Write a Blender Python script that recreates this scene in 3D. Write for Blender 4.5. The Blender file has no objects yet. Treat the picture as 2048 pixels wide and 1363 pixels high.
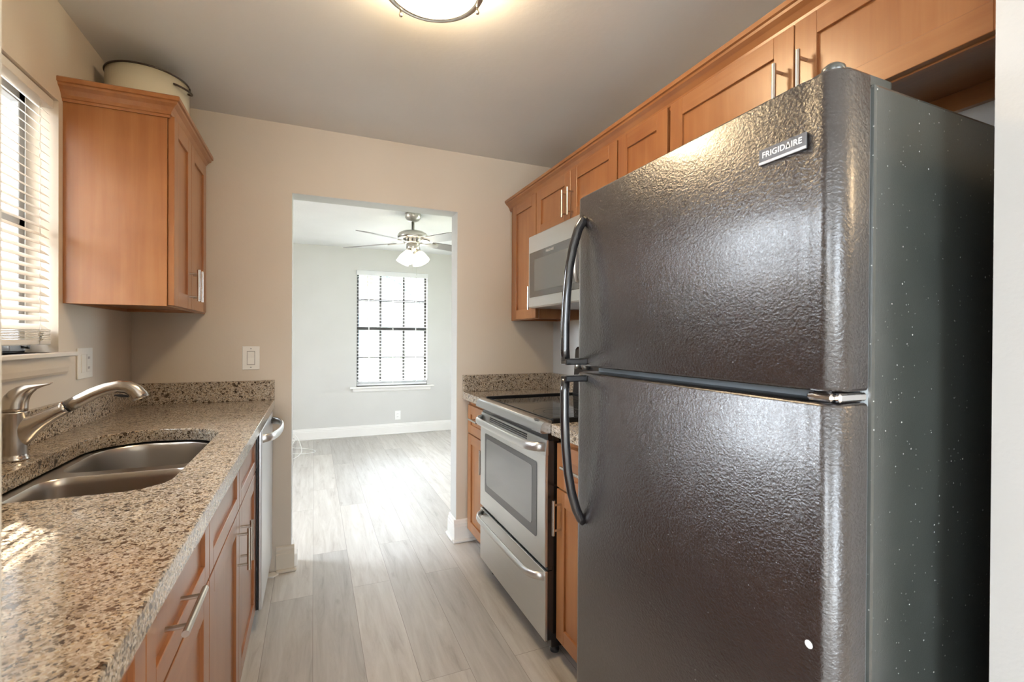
import bpy, bmesh, math, random
from mathutils import Vector, Matrix
random.seed(7)
S = bpy.context.scene
COL = S.collection

# ------------------------------------------------------------------ camera
def make_camera():
    yaw, pit, rol = [math.radians(v) for v in (22.98, -0.271, -0.305)]
    sa, ca, sp, cp = math.sin(yaw), math.cos(yaw), math.sin(pit), math.cos(pit)
    F = Vector((sa*cp, ca*cp, sp)); R = Vector((ca, -sa, 0)); U = Vector((-sa*sp, -ca*sp, cp))
    c, s = math.cos(rol), math.sin(rol)
    R2 = R*c - U*s; U2 = R*s + U*c
    cam = bpy.data.cameras.new('camera'); o = bpy.data.objects.new('camera', cam); COL.objects.link(o)
    m = Matrix.Identity(4)
    for i in range(3):
        m[i][0] = R2[i]; m[i][1] = U2[i]; m[i][2] = -F[i]
    m[2][3] = 1.239
    o.matrix_world = m
    cam.sensor_fit = 'HORIZONTAL'; cam.sensor_width = 36.0; cam.lens = 36.0*935.0/2048.0
    cam.clip_start = 0.02; cam.clip_end = 200
    cam.dof.use_dof = True; cam.dof.focus_distance = 1.7; cam.dof.aperture_fstop = 9.0
    S.camera = o
make_camera()

# ------------------------------------------------------------------ world, sun, windows' daylight, exposure
W = bpy.data.worlds.new('sky'); S.world = W; W.use_nodes = True
WT = W.node_tree; WT.nodes.clear()
wo = WT.nodes.new('ShaderNodeOutputWorld'); bg = WT.nodes.new('ShaderNodeBackground')
bg.inputs[0].default_value = (0.82, 0.91, 1.0, 1); bg.inputs[1].default_value = 11.0
WT.links.new(bg.outputs[0], wo.inputs[0])
# brighter sky around the sun
SUN_DIR = Vector((.69, -.72, -.72)).normalized()
_tc = WT.nodes.new('ShaderNodeTexCoord'); _vn = WT.nodes.new('ShaderNodeVectorMath'); _vn.operation = 'NORMALIZE'
_d = WT.nodes.new('ShaderNodeVectorMath'); _d.operation = 'DOT_PRODUCT'; _d.inputs[1].default_value = -SUN_DIR
_m = WT.nodes.new('ShaderNodeMath'); _m.operation = 'MAXIMUM'; _m.inputs[1].default_value = 0
_p = WT.nodes.new('ShaderNodeMath'); _p.operation = 'POWER'; _p.inputs[1].default_value = 2.0
_a = WT.nodes.new('ShaderNodeMath'); _a.operation = 'MULTIPLY_ADD'; _a.inputs[1].default_value = 31.0; _a.inputs[2].default_value = 10.0
WT.links.new(_tc.outputs['Generated'], _vn.inputs[0]); WT.links.new(_vn.outputs[0], _d.inputs[0]); WT.links.new(_d.outputs['Value'], _m.inputs[0])
WT.links.new(_m.outputs[0], _p.inputs[0]); WT.links.new(_p.outputs[0], _a.inputs[0]); WT.links.new(_a.outputs[0], bg.inputs[1])

def sun(direction, energy, col=(1, .93, .82)):
    l = bpy.data.lights.new('sun', 'SUN'); l.energy = energy; l.angle = math.radians(.6); l.color = col
    o = bpy.data.objects.new('sun', l); COL.objects.link(o)
    o.rotation_euler = Vector(direction).to_track_quat('-Z', 'Y').to_euler()
sun(SUN_DIR, 22)

def portal(name, loc, size, direction):
    l = bpy.data.lights.new(name, 'AREA'); l.shape = 'RECTANGLE'; l.size = size[0]; l.size_y = size[1]
    l.cycles.is_portal = True
    o = bpy.data.objects.new(name, l); COL.objects.link(o); o.location = loc
    o.rotation_euler = Vector(direction).to_track_quat('-Z', 'Z').to_euler()
    return o
S.view_settings.view_transform = 'Standard'
S.view_settings.look = 'None'
S.view_settings.exposure = 0.58
S.view_settings.gamma = 1.0
S.view_settings.use_curve_mapping = False
S.cycles.use_denoising = True
S.cycles.max_bounces = 10; S.cycles.diffuse_bounces = 6; S.cycles.glossy_bounces = 5
S.cycles.transmission_bounces = 6; S.cycles.transparent_max_bounces = 12
S.cycles.sample_clamp_indirect = 6.0
S.cycles.caustics_reflective = False; S.cycles.caustics_refractive = False

LAMP_E, FAN_E = 46.0, 4.5
_l = bpy.data.lights.new('added_warm_light', 'POINT'); _l.energy = 70; _l.color = (1, .72, .42); _l.shadow_soft_size = .35
_o = bpy.data.objects.new('added_warm_light', _l); COL.objects.link(_o); _o.location = (2.3, -.9, 2.2)   # added warm light without a fixture, to tint the refrigerator's side

# dimensions of the place
XL, XR, Y0, YF = -.798, 1.464, 2.7515, 6.17
XDL, XDR, HD, HC = -.109, .804, 2.009, 2.369
WT_ = .125                      # wall thickness
YW = .38                        # kitchen face of the near wall
JL, JR = -.1735, .978            # near opening jambs
FX0, FX1 = -2.2, 2.7            # living room extent
BX0, BX1, BY = -2.4, 3.2, -3.3  # room behind the camera
PI = math.pi

# ------------------------------------------------------------------ materials
def mat(name): 
    m = bpy.data.materials.new(name); m.use_nodes = True
    nt = m.node_tree; b = nt.nodes['Principled BSDF']
    return m, nt, b
def N(nt, t, **kw):
    n = nt.nodes.new(t)
    for k, v in kw.items():
        if k in n.inputs: n.inputs[k].default_value = v
        else: setattr(n, k, v)
    return n
def L(nt, a, ao, b, bi): nt.links.new(a.outputs[ao], b.inputs[bi])
def coords(nt, scale=(1, 1, 1), rot=(0, 0, 0)):
    tc = nt.nodes.new('ShaderNodeTexCoord'); mp = nt.nodes.new('ShaderNodeMapping')
    mp.inputs['Scale'].default_value = scale; mp.inputs['Rotation'].default_value = rot
    L(nt, tc, 'Object', mp, 'Vector'); return mp
def ramp(nt, stops, interp='LINEAR'):
    r = nt.nodes.new('ShaderNodeValToRGB'); cr = r.color_ramp; cr.interpolation = interp
    while len(cr.elements) < len(stops): cr.elements.new(.5)
    for e, (p, c) in zip(cr.elements, stops): e.position = p; e.color = (*c, 1)
    return r
def bump(nt, b, src, out, strength, dist=.001):
    bp = N(nt, 'ShaderNodeBump'); bp.inputs['Strength'].default_value = strength; bp.inputs['Distance'].default_value = dist
    L(nt, src, out, bp, 'Height'); L(nt, bp, 'Normal', b, 'Normal'); return bp
def simple(name, col, rough=.5, metal=0, spec=.5, coat=0, emit=None, es=0):
    m, nt, b = mat(name)
    b.inputs['Base Color'].default_value = (*col, 1); b.inputs['Roughness'].default_value = rough
    b.inputs['Metallic'].default_value = metal; b.inputs['Specular IOR Level'].default_value = spec
    b.inputs['Coat Weight'].default_value = coat; b.inputs['Coat Roughness'].default_value = .15
    if emit: b.inputs['Emission Color'].default_value = (*emit, 1); b.inputs['Emission Strength'].default_value = es
    return m
def paint(name, col, rough=.6, tex=.25, scale=90):
    m, nt, b = mat(name)
    mp = coords(nt); n = N(nt, 'ShaderNodeTexNoise', Scale=scale, Detail=3.0); L(nt, mp, 0, n, 'Vector')
    n2 = N(nt, 'ShaderNodeTexNoise', Scale=2.2, Detail=2.0); L(nt, mp, 0, n2, 'Vector')
    r = ramp(nt, [(.3, tuple(c*.97 for c in col)), (.7, tuple(min(1, c*1.02) for c in col))])
    L(nt, n2, 'Fac', r, 'Fac'); L(nt, r, 'Color', b, 'Base Color')
    b.inputs['Roughness'].default_value = rough
    bump(nt, b, n, 'Fac', tex, .0012); return m
def wood(name, c0, c1, c2, axis='Z', rough=.33, coat=.4, fine=1.0):
    m, nt, b = mat(name)
    s = {'Z': (34, 34, 1.6), 'Y': (34, 1.6, 34), 'X': (1.6, 34, 34)}[axis]
    mp = coords(nt, s); n = N(nt, 'ShaderNodeTexNoise', Scale=1.0*fine, Detail=6.0, Roughness=.62, Distortion=.4); L(nt, mp, 0, n, 'Vector')
    mp2 = coords(nt, (3.5, 3.5, 2.2)); n2 = N(nt, 'ShaderNodeTexNoise', Scale=1.4, Detail=3.0); L(nt, mp2, 0, n2, 'Vector')
    mx = N(nt, 'ShaderNodeMath', operation='MULTIPLY_ADD'); mx.inputs[1].default_value = .42; L(nt, n, 'Fac', mx, 0)
    m3 = N(nt, 'ShaderNodeMath', operation='MULTIPLY'); m3.inputs[1].default_value = .58; L(nt, n2, 'Fac', m3, 0); L(nt, m3, 0, mx, 2)
    r = ramp(nt, [(.30, c0), (.5, c1), (.70, c2)]); L(nt, mx, 0, r, 'Fac'); L(nt, r, 'Color', b, 'Base Color')
    b.inputs['Roughness'].default_value = rough; b.inputs['Coat Weight'].default_value = coat; b.inputs['Coat Roughness'].default_value = .22; b.inputs['Specular IOR Level'].default_value = .4
    bump(nt, b, n, 'Fac', .06, .0005); return m
def granite(name):
    m, nt, b = mat(name)
    mp = coords(nt)
    nd = N(nt, 'ShaderNodeTexNoise', Scale=140.0, Detail=3.0); L(nt, mp, 0, nd, 'Vector')
    mxv = N(nt, 'ShaderNodeMixRGB'); mxv.inputs['Fac'].default_value = .008; L(nt, mp, 0, mxv, 'Color1'); L(nt, nd, 'Color', mxv, 'Color2')
    v = N(nt, 'ShaderNodeTexVoronoi', Scale=330.0); L(nt, mxv, 0, v, 'Vector')
    sep = N(nt, 'ShaderNodeSeparateColor'); L(nt, v, 'Color', sep, 0)
    r = ramp(nt, [(0, (.038, .031, .026)), (.10, (.12, .095, .07)), (.17, (.27, .215, .16)), (.34, (.37, .315, .26)), (.55, (.46, .405, .345)), (.78, (.55, .51, .45)), (.93, (.42, .335, .23))], 'CONSTANT')
    L(nt, sep, 0, r, 'Fac')
    n = N(nt, 'ShaderNodeTexNoise', Scale=26.0, Detail=5.0, Roughness=.7); L(nt, mp, 0, n, 'Vector')
    r2 = ramp(nt, [(.30, (.60, .57, .55)), (.50, (1, .98, .94)), (.72, (1.0, .89, .74))]); L(nt, n, 'Fac', r2, 'Fac')
    mx = N(nt, 'ShaderNodeMixRGB', blend_type='MULTIPLY'); mx.inputs['Fac'].default_value = .75
    L(nt, r, 'Color', mx, 'Color1'); L(nt, r2, 'Color', mx, 'Color2')
    v2 = N(nt, 'ShaderNodeTexVoronoi', Scale=120.0); L(nt, mxv, 0, v2, 'Vector')
    s2 = N(nt, 'ShaderNodeSeparateColor'); L(nt, v2, 'Color', s2, 0)
    r3 = ramp(nt, [(0, (.25, .21, .18)), (.07, (1, 1, 1))], 'CONSTANT'); L(nt, s2, 1, r3, 'Fac')
    mx2 = N(nt, 'ShaderNodeMixRGB', blend_type='MULTIPLY'); mx2.inputs['Fac'].default_value = 1
    L(nt, mx, 0, mx2, 'Color1'); L(nt, r3, 'Color', mx2, 'Color2'); L(nt, mx2, 0, b, 'Base Color')
    b.inputs['Roughness'].default_value = .11; b.inputs['Specular IOR Level'].default_value = .7
    return m
def floor_mat():
    m, nt, b = mat('grey_plank')
    tc = nt.nodes.new('ShaderNodeTexCoord')
    mp = nt.nodes.new('ShaderNodeMapping'); mp.inputs['Rotation'].default_value = (0, 0, PI/2); L(nt, tc, 'Object', mp, 'Vector')
    br = N(nt, 'ShaderNodeTexBrick', offset=.37, squash=1.0)
    br.inputs['Scale'].default_value = 1; br.inputs['Brick Width'].default_value = 1.22; br.inputs['Row Height'].default_value = .182
    br.inputs['Mortar Size'].default_value = .0011; br.inputs['Mortar Smooth'].default_value = .2; br.inputs['Bias'].default_value = 0
    br.inputs['Color1'].default_value = (0, 0, 0, 1); br.inputs['Color2'].default_value = (1, 1, 1, 1); br.inputs['Mortar'].default_value = (.5, .5, .5, 1)
    L(nt, mp, 0, br, 'Vector')
    # grain shifted per plank
    add = N(nt, 'ShaderNodeVectorMath', operation='MULTIPLY_ADD'); L(nt, br, 'Color', add, 0); add.inputs[1].default_value = (7, 5, 3); 
    mp2 = nt.nodes.new('ShaderNodeMapping'); mp2.inputs['Scale'].default_value = (16, 1.5, 1); L(nt, tc, 'Object', mp2, 'Vector'); L(nt, mp2, 0, add, 2)
    n = N(nt, 'ShaderNodeTexNoise', Scale=1.6, Detail=8.0, Roughness=.66, Distortion=.6); L(nt, add, 0, n, 'Vector')
    r = ramp(nt, [(.25, (.36, .325, .30)), (.42, (.50, .47, .445)), (.58, (.57, .545, .52)), (.78, (.64, .62, .60))]); L(nt, n, 'Fac', r, 'Fac')
    r2 = ramp(nt, [(0, (.80, .795, .79)), (1, (1.06, 1.05, 1.03))]); L(nt, br, 'Color', r2, 'Fac')
    mx = N(nt, 'ShaderNodeMixRGB', blend_type='MULTIPLY'); mx.inputs['Fac'].default_value = 1; L(nt, r, 'Color', mx, 'Color1'); L(nt, r2, 'Color', mx, 'Color2')
    # knots
    mp3 = nt.nodes.new('ShaderNodeMapping'); mp3.inputs['Scale'].default_value = (5.5, 2.0, 1); L(nt, tc, 'Object', mp3, 'Vector')
    v = N(nt, 'ShaderNodeTexVoronoi', Scale=1.25); L(nt, mp3, 0, v, 'Vector')
    nk = N(nt, 'ShaderNodeTexNoise', Scale=30.0, Detail=3.0); L(nt, tc, 'Object', nk, 'Vector')
    ka = N(nt, 'ShaderNodeMath', operation='MULTIPLY_ADD'); L(nt, nk, 'Fac', ka, 0); ka.inputs[1].default_value = .16; L(nt, v, 'Distance', ka, 2)
    rk = ramp(nt, [(.09, (.62, .58, .55)), (.17, (1, 1, 1))]); L(nt, ka, 0, rk, 'Fac')
    mk = N(nt, 'ShaderNodeMixRGB', blend_type='MULTIPLY'); mk.inputs['Fac'].default_value = .8; L(nt, mx, 0, mk, 'Color1'); L(nt, rk, 'Color', mk, 'Color2')
    mo = N(nt, 'ShaderNodeMixRGB'); L(nt, br, 'Fac', mo, 'Fac'); L(nt, mk, 0, mo, 'Color1'); mo.inputs['Color2'].default_value = (.27, .24, .22, 1)
    L(nt, mo, 0, b, 'Base Color')
    b.inputs['Roughness'].default_value = .46
    bump(nt, b, n, 'Fac', .08, .0006); return m
def brushed(name, col=(.62, .61, .59), axis='Y', rough=.3, strength=.04):
    m, nt, b = mat(name)
    s = {'X': (2, 260, 260), 'Y': (260, 2, 260), 'Z': (260, 260, 2)}[axis]
    mp = coords(nt, s); n = N(nt, 'ShaderNodeTexNoise', Scale=1.0, Detail=3.0); L(nt, mp, 0, n, 'Vector')
    b.inputs['Base Color'].default_value = (*col, 1); b.inputs['Metallic'].default_value = 1
    r = ramp(nt, [(.2, (rough*.8,)*3), (.8, (rough*1.2,)*3)]); L(nt, n, 'Fac', r, 'Fac'); L(nt, r, 'Color', b, 'Roughness')
    bump(nt, b, n, 'Fac', strength, .0004); return m
def leather_black(name):
    m, nt, b = mat(name)
    mp = coords(nt); 
    nd = N(nt, 'ShaderNodeTexNoise', Scale=40.0, Detail=2.0); L(nt, mp, 0, nd, 'Vector')
    mxv = N(nt, 'ShaderNodeMixRGB'); mxv.inputs['Fac'].default_value = .02; L(nt, mp, 0, mxv, 'Color1'); L(nt, nd, 'Color', mxv, 'Color2')
    mps = N(nt, 'ShaderNodeMapping'); mps.inputs['Scale'].default_value = (1, 1, 1.35); L(nt, mxv, 0, mps, 'Vector')
    v = N(nt, 'ShaderNodeTexVoronoi', Scale=150.0, feature='SMOOTH_F1'); v.inputs['Smoothness'].default_value = .5; L(nt, mps, 0, v, 'Vector')
    n = N(nt, 'ShaderNodeTexNoise', Scale=260.0, Detail=3.0, Distortion=1.5); L(nt, mp, 0, n, 'Vector')
    ad = N(nt, 'ShaderNodeMath', operation='ADD'); L(nt, v, 'Distance', ad, 0); L(nt, n, 'Fac', ad, 1)
    n2 = N(nt, 'ShaderNodeTexNoise', Scale=3.0, Detail=6.0, Roughness=.7); L(nt, mp, 0, n2, 'Vector')
    r = ramp(nt, [(.35, (.016, .012, .012)), (.75, (.030, .025, .025))]); L(nt, n2, 'Fac', r, 'Fac')
    # dust specks
    vs = N(nt, 'ShaderNodeTexVoronoi', Scale=55.0); L(nt, mp, 0, vs, 'Vector')
    sp_ = N(nt, 'ShaderNodeSeparateColor'); L(nt, vs, 'Color', sp_, 0)
    g1 = N(nt, 'ShaderNodeMath', operation='LESS_THAN'); g1.inputs[1].default_value = .06; L(nt, vs, 'Distance', g1, 0)
    g2 = N(nt, 'ShaderNodeMath', operation='GREATER_THAN'); g2.inputs[1].default_value = .86; L(nt, sp_, 0, g2, 0)
    g3 = N(nt, 'ShaderNodeMath', operation='MULTIPLY'); L(nt, g1, 0, g3, 0); L(nt, g2, 0, g3, 1)
    mx = N(nt, 'ShaderNodeMixRGB'); L(nt, g3, 0, mx, 'Fac'); L(nt, r, 'Color', mx, 'Color1'); mx.inputs['Color2'].default_value = (.22, .22, .22, 1)
    L(nt, mx, 0, b, 'Base Color')
    rr = ramp(nt, [(.3, (.265,)*3), (.7, (.30,)*3)]); b.inputs['Roughness'].default_value = .24
    b.inputs['Specular IOR Level'].default_value = 1.0; b.inputs['Coat Weight'].default_value = .5; b.inputs['Coat Roughness'].default_value = .2
    bump(nt, b, ad, 0, .55, .0011); return m
def side_black(name):
    m, nt, b = mat(name)
    mp = coords(nt)
    n = N(nt, 'ShaderNodeTexNoise', Scale=420.0, Detail=2.0); L(nt, mp, 0, n, 'Vector')
    n2 = N(nt, 'ShaderNodeTexNoise', Scale=2.2, Detail=5.0, Roughness=.65); L(nt, mp, 0, n2, 'Vector')
    r = ramp(nt, [(.35, (.034, .039, .036)), (.7, (.058, .064, .059))]); L(nt, n2, 'Fac', r, 'Fac')
    cur = r; out = 'Color'
    for sc, thr, rad, c in ((70., .80, .10, .42), (160., .90, .16, .30), (28., .93, .05, .5)):
        vs = N(nt, 'ShaderNodeTexVoronoi', Scale=sc); L(nt, mp, 0, vs, 'Vector')
        sp_ = N(nt, 'ShaderNodeSeparateColor'); L(nt, vs, 'Color', sp_, 0)
        g1 = N(nt, 'ShaderNodeMath', operation='LESS_THAN'); g1.inputs[1].default_value = rad; L(nt, vs, 'Distance', g1, 0)
        g2 = N(nt, 'ShaderNodeMath', operation='GREATER_THAN'); g2.inputs[1].default_value = thr; L(nt, sp_, 0, g2, 0)
        g3 = N(nt, 'ShaderNodeMath', operation='MULTIPLY'); L(nt, g1, 0, g3, 0); L(nt, g2, 0, g3, 1)
        mx = N(nt, 'ShaderNodeMixRGB'); L(nt, g3, 0, mx, 'Fac'); L(nt, cur, out, mx, 'Color1'); mx.inputs['Color2'].default_value = (c, c, c*.97, 1)
        cur = mx; out = 0
    L(nt, cur, out, b, 'Base Color')
    b.inputs['Roughness'].default_value = .27; b.inputs['Specular IOR Level'].default_value = 1.0; b.inputs['Coat Weight'].default_value = .4; b.inputs['Coat Roughness'].default_value = .25
    bump(nt, b, n, 'Fac', .30, .0005); return m
def pane_mat(name, tint=(1, 1, 1)):
    m = bpy.data.materials.new(name); m.use_nodes = True; nt = m.node_tree; nt.nodes.clear()
    o = nt.nodes.new('ShaderNodeOutputMaterial'); t = nt.nodes.new('ShaderNodeBsdfTransparent'); g = nt.nodes.new('ShaderNodeBsdfGlossy')
    t.inputs[0].default_value = (*tint, 1); g.inputs['Roughness'].default_value = .02
    lw = nt.nodes.new('ShaderNodeLayerWeight'); lw.inputs[0].default_value = .5
    pw = N(nt, 'ShaderNodeMath', operation='POWER'); pw.inputs[1].default_value = 5.0; L(nt, lw, 'Facing', pw, 0)
    fr = N(nt, 'ShaderNodeMath', operation='MULTIPLY_ADD'); fr.inputs[1].default_value = .92; fr.inputs[2].default_value = .04; L(nt, pw, 0, fr, 0); mx = nt.nodes.new('ShaderNodeMixShader')
    L(nt, fr, 0, mx, 0); L(nt, t, 0, mx, 1); L(nt, g, 0, mx, 2); L(nt, mx, 0, o, 0); return m
def slat_mat(name, col=(.86, .84, .80), trans=.25):
    m, nt, b = mat(name)
    b.inputs['Base Color'].default_value = (*col, 1); b.inputs['Roughness'].default_value = .35
    t = nt.nodes.new('ShaderNodeBsdfTranslucent'); t.inputs[0].default_value = (*col, 1)
    mx = nt.nodes.new('ShaderNodeMixShader'); mx.inputs[0].default_value = trans
    L(nt, b, 0, mx, 1); L(nt, t, 0, mx, 2); L(nt, mx, 0, nt.nodes['Material Output'], 0); return m

M = {}
M['wall'] = paint('greige_wall_paint', (.63, .56, .475))
M['wall2'] = paint('daylight_grey_wall_paint', (.60, .60, .585))  # same paint as the kitchen walls, with cooler daylight put into its colour
M['ceil'] = paint('ceiling_paint', (.76, .76, .75), tex=.5, scale=45)
M['ceil2'] = paint('textured_ceiling_paint', (.80, .81, .83), tex=.9, scale=60)
M['trimw'] = paint('white_trim_paint', (.80, .79, .77), rough=.4, tex=.05)
M['trimt'] = paint('tan_trim_paint', (.62, .56, .47), rough=.45, tex=.15)
M['jamb'] = paint('white_jamb_paint', (.60, .595, .58), rough=.5, tex=.3, scale=160)
M['floor'] = floor_mat()
WC = [(.25, .088, .028), (.32, .128, .043), (.385, .172, .064)]
M['woodz'] = wood('honey_maple_upright', *WC, axis='Z')
M['woody'] = wood('honey_maple_lengthwise', *WC, axis='Y')
M['woodx'] = wood('honey_maple_crosswise', *WC, axis='X')
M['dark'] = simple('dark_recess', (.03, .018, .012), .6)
M['granite'] = granite('speckled_granite')
M['nickel'] = simple('brushed_nickel', (.60, .58, .54), .28, 1)
M['nickely'] = simple('brushed_nickel_bar', (.62, .59, .54), .27, 1)
M['faucet'] = simple('satin_nickel', (.52, .49, .46), .24, 1)
M['steel'] = brushed('stainless_steel', (.70, .70, .69), 'Y', .34)
M['steelz'] = brushed('stainless_steel_upright', (.66, .67, .68), 'Z', .34)
M['blackrim'] = simple('matte_black_rim', (.010, .010, .011), .45, spec=.25)
M['lip'] = brushed('polished_steel_lip', (.50, .50, .51), 'Y', .2, .02)
M['sink'] = simple('sink_steel', (.50, .48, .46), .30, 1)
M['chrome'] = simple('polished_chrome', (.75, .75, .76), .12, 1)
M['blackglass'] = simple('black_glass', (.012, .012, .013), .06, spec=.8)
M['ovenglass'] = simple('oven_glass', (.10, .10, .10), .07, spec=1.0, coat=1)
M['microglass'] = simple('smoked_glass', (.075, .07, .068), .12, spec=.9, coat=.6)
M['microwin'] = simple('smoked_window', (.14, .14, .14), .18, spec=.9, coat=.6)
M['black'] = simple('black_enamel', (.012, .012, .014), .22, spec=.7)
M['blackm'] = simple('black_plastic', (.02, .02, .022), .5)
M['handleb'] = simple('glossy_black_handle', (.012, .012, .014), .11, spec=.9, coat=.5)
M['fdoor'] = leather_black('pebbled_black_door')
M['fside'] = side_black('dusty_black_side')
M['gasket'] = simple('grey_gasket', (.30, .34, .37), .5)
M['badge'] = simple('grey_badge', (.16, .16, .165), .3, .7)
M['letter'] = simple('silver_letters', (.82, .82, .82), .35, .3)
M['white'] = simple('white_plastic', (.80, .79, .75), .35)
M['whiteb'] = simple('bright_white_plastic', (.85, .85, .85), .35)
M['slot'] = simple('dark_slot', (.05, .045, .04), .6)
M['slatk'] = slat_mat('kitchen_blind_vinyl', (.82, .79, .74), .16)
M['slatf'] = slat_mat('white_blind_vinyl', (.88, .89, .90), .3)
M['bronze'] = simple('dark_bronze_frame', (.035, .032, .03), .45)
M['alum'] = simple('grey_aluminium', (.38, .39, .40), .4, .8)
M['pane'] = pane_mat('window_pane')
M['enamel'] = simple('cream_enamel', (.74, .70, .56), .25, coat=.4)
M['rim'] = simple('dark_enamel_rim', (.04, .025, .02), .3)
M['lampglass'] = simple('lit_frosted_glass', (.9, .88, .82), .4, emit=(1.0, .74, .44), es=LAMP_E)
M['fanglass'] = simple('lit_frosted_shade', (.9, .88, .82), .4, emit=(1.0, .84, .60), es=FAN_E)
M['blade'] = simple('silver_blade', (.22, .21, .21), .35, .2)
M['burner'] = simple('burner_marking', (.13, .13, .13), .25)
M['cable'] = simple('white_cable_sheath', (.85, .85, .83), .45)
M['stucco'] = paint('pale_stucco', (.42, .42, .41), rough=.9, tex=.5)
M['lawn'] = paint('lawn', (.34, .36, .24), rough=.95, tex=1.0, scale=30)
M['drive'] = paint('concrete_drive', (.42, .41, .39), rough=.9)
M['leaf'] = slat_mat('palm_leaf', (.10, .17, .06), .3)
M['leafd'] = slat_mat('hedge_leaf', (.035, .085, .075), .2)
M['trunk'] = paint('palm_trunk', (.28, .22, .16), rough=.95, tex=1.0, scale=40)
M['roof'] = paint('roof_and_overhang_paint', (.62, .54, .46), rough=.8)
M['fence'] = paint('tan_fence', (.50, .38, .27), rough=.8)
M['bwin'] = simple('neighbour_glass', (.10, .14, .18), .15)
M['paper'] = simple('white_paint_chip', (.80, .79, .76), .7)

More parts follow.
